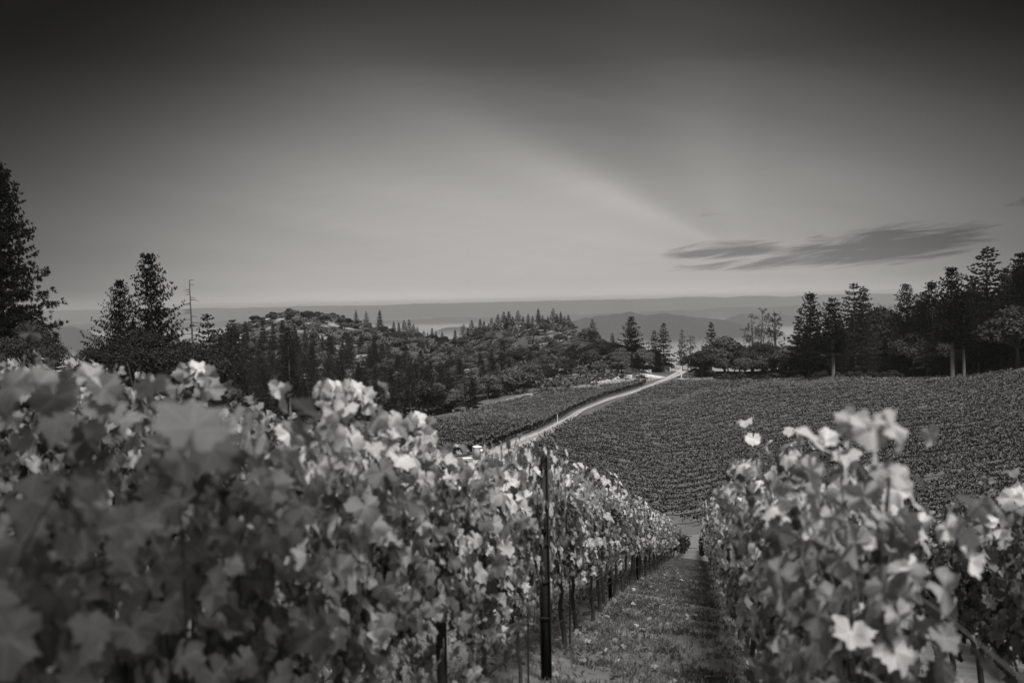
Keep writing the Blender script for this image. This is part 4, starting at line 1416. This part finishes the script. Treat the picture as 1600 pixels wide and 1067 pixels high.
# ------------------------------------------------------------------ small things by the road
def portable_toilet(px, d, label, rz, shade):
    v = P(px, 700, d); z = ztf(v[0], d)
    o = thing('portable_toilet', label, 'portable toilet', (v[0], d, z), rz, 'portable toilets by the vineyard road')
    b = MB(); b.box((0, 0, 1.06), (1.10, 1.14, 1.96))
    for s in (-1, 1):
        for q in (-1, 1):
            b.box((s * .53, q * .55, 1.06), (.10, .10, 1.98))
    b.build('cabin', shade, o)
    MB().box((0, 0, .05), (1.16, 1.2, .12)).build('base', M['darkgrey'], o)
    dd = MB(); dd.box((0, -.585, 1.03), (.82, .03, 1.78)); dr = dd.build('door', shade, o)
    MB().box((.34, -.61, 1.0), (.05, .03, .16)).build('handle', M['darkgrey'], dr)
    g = MB(); g.box((0, -.605, 1.78), (.5, .012, .12)); g.build('vent_grille', M['darkgrey'], dr)
    rf = MB()
    lv = [(0, .62, .64), (.10, .60, .62), (.20, .46, .48), (.27, .22, .24)]
    V = []
    for zz, a, c in lv:
        V += [(-a, -c, 2.04 + zz), (a, -c, 2.04 + zz), (a, c, 2.04 + zz), (-a, c, 2.04 + zz)]
    Fq = [(3, 2, 1, 0), (12, 13, 14, 15)]
    for k in range(3):
        for q in range(4):
            e = (q + 1) % 4
            Fq.append((4 * k + q, 4 * k + e, 4 * k + 4 + e, 4 * k + 4 + q))
    rf.add(V, Fq); rf.build('roof', M['white'], o)
    p = MB(); p.tube([(.38, .42, 2.0), (.38, .42, 2.55)], .05, 8); p.build('vent_pipe', M['grey'], o)


portable_toilet(745.5, 160, 'left one of two grey portable toilets with white roofs on the dirt road', .5, M['grey'])
portable_toilet(756.5, 157.5, 'right one of two grey portable toilets with white roofs, a little nearer', .35, M['grey'])


def tub(px, d, s, label):
    v = P(px, 700, d); z = ztf(v[0], d)
    o = thing('tub', label, 'tub', (v[0], d, z), .3, 'white tubs by the toilets')
    b = MB()
    for a, c, q, e in [(0, -1, 1.0, .06), (0, 1, 1.0, .06)]:
        b.box((0, c * .5 * s, .3 * s), (1.2 * s, .06, .6 * s))
    for c in (-1, 1):
        b.box((c * .6 * s, 0, .3 * s), (.06, .94 * s, .6 * s))
    b.box((0, 0, .05), (1.14 * s, .94 * s, .06))
    b.build('body', M['grey'], o)
    MB().box((0, 0, .63 * s), (1.28 * s, 1.12 * s, .07)).build('lid', M['white'], o)


tub(729, 156, 1.2, 'low white lidded tub left of the two portable toilets')
tub(768, 159, 1.3, 'white lidded tub just right of the two portable toilets')
tub(778, 161, 1.2, 'smaller white lidded tub farthest right of the toilets')


def pole(name, px, py_top, d, r_, mat, label, arm=False):
    v = P(px, py_top, d); z = ztf(v[0], d); h = max(v[2] - z, .6)
    o = thing(name, label, 'pole', (v[0], d, z))
    mb = MB(); zz = np.linspace(-.2, h, 6); mb.tube(np.stack([0 * zz, 0 * zz, zz], 1), np.linspace(r_, r_ * .75, 6), 8)
    mb.add([(r_ * .75 * math.cos(a), r_ * .75 * math.sin(a), h) for a in np.arange(8) * math.pi / 4], [tuple(range(8))])
    mb.build('shaft', M[mat], o)
    if arm:
        MB().box((0, 0, h - .25), (1.5, .10, .12)).build('crossarm', M[mat], o)
        for s in (-.6, 0, .6):
            q = MB(); q.tube([(s, 0, h - .19), (s, 0, h - .02)], .035, 6); q.build('insulator', M['white'], o)
    else:
        MB().tube([(0, 0, h), (0, 0, h + .05), (0, 0, h + .10)], [r_ * .9, r_ * .8, .005], 8).build('cap', M[mat], o)


pole('white_post', 1064.5, 573, 316, .20, 'paint', 'shorter bright white post at the vineyard corner by the road end')
pole('utility_pole', 1074.5, 553, 322, .17, 'polewood', 'taller thin weathered pole right of the bright white post', True)
pole('marker_post', 871, 648, 212, .07, 'paint', 'thin pale marker post at the bend of the dirt road')
pole('marker_post', 1127.5, 590, 308, .12, 'bark', 'dark stake on the dry grass, left of the pale stake beside it')
pole('marker_post', 1131, 590, 308, .12, 'paint', 'pale stake on the dry grass, right of the dark stake beside it')


def gate(pa, pb, d, label):
    a = P(pa, 580, d); b = P(pb, 580, d)
    za, zb = ztf(a[0], d), ztf(b[0], d)
    L = b[0] - a[0]
    o = thing('road_gate', label, 'gate', (a[0], d, za))
    dz = zb - za
    for x, z in ((0, 0), (L, dz)):
        p = MB(); p.tube([(x, 0, z - .2), (x, 0, z + 1.5)], .09, 8); p.build('post', M['paint'], o)
    mb = MB()
    for h in (.55, .85, 1.15):
        mb.tube([(0.1, -.06, h), (L - .1, -.06, dz + h)], .06, 6)
    for f in (.33, .66):
        mb.box((L * f, -.06, dz * f + .85), (.06, .04, .66))
    mb.build('bars', M['paint'], o)


gate(1047, 1063, 338, 'white barred gate across the far end of the dirt road')
gate(1001, 1017, 331, 'white barred gate at the left of the road corner bush')


def rocks():
    r = np.random.default_rng(88)
    for k, (px, d, s, lab) in enumerate([(1346, 266, .75, 'pale squarish rock at the upper vineyard edge, left of the rock heap'), (1366, 262, .6, 'pale rock leftmost in the heap at the upper vineyard edge'), (1377, 262, .95, 'largest pale rock in the heap at the upper vineyard edge'), (1388, 261, .7, 'pale rock in the right part of the heap at the upper vineyard edge'), (1401, 258, .6, 'pale rock at the right end of the heap'), (1268, 292, .6, 'lone pale rock below the first tall pine')]):
        v = P(px, 592, d); z = ztf(v[0], d)
        th = np.linspace(0, 2 * math.pi, 11)[:-1]
        V = []; ring = [(-.3, .9), (.1, 1.05), (.45, .9), (.72, .5)]
        for h, q in ring:
            V += [(q * s * 1.5 * math.cos(t) * r.uniform(.8, 1.15), q * s * math.sin(t) * r.uniform(.8, 1.15), h * s * r.uniform(.9, 1.1)) for t in th]
        Fq = []
        for i in range(3):
            for j in range(10):
                e = (j + 1) % 10
                Fq.append((10 * i + j, 10 * i + e, 10 * i + 10 + e, 10 * i + 10 + j))
        mb = MB(); mb.add(V, Fq); mb.add(V[30:], [tuple(range(10))])
        o = mb.build('rock', M['rock']); o.location = (v[0], d, z)
        tag(o, lab, 'rock', 'pale rocks along the upper vineyard edge')


rocks()

# ------------------------------------------------------------------ haze
def haze():
    mb = MB(); mb.box((0, 7700, -150), (26000, 15900, 380))
    m = bpy.data.materials.new('haze_air'); m.use_nodes = True
    nd, lk = nodes_of(m.node_tree)
    v = nd('ShaderNodeVolumePrincipled')
    v.inputs['Color'].default_value = (.92, .92, .92, 1)
    v.inputs['Density'].default_value = 7.5e-5
    v.inputs['Anisotropy'].default_value = .2
    o = nd('ShaderNodeOutputMaterial'); lk(v.outputs[0], o.inputs['Volume'])
    tag(mb.build('haze', m), kind='stuff', label='pale haze filling the air over the valley', cat='haze')


haze()
print('vines', NV, COUNT)
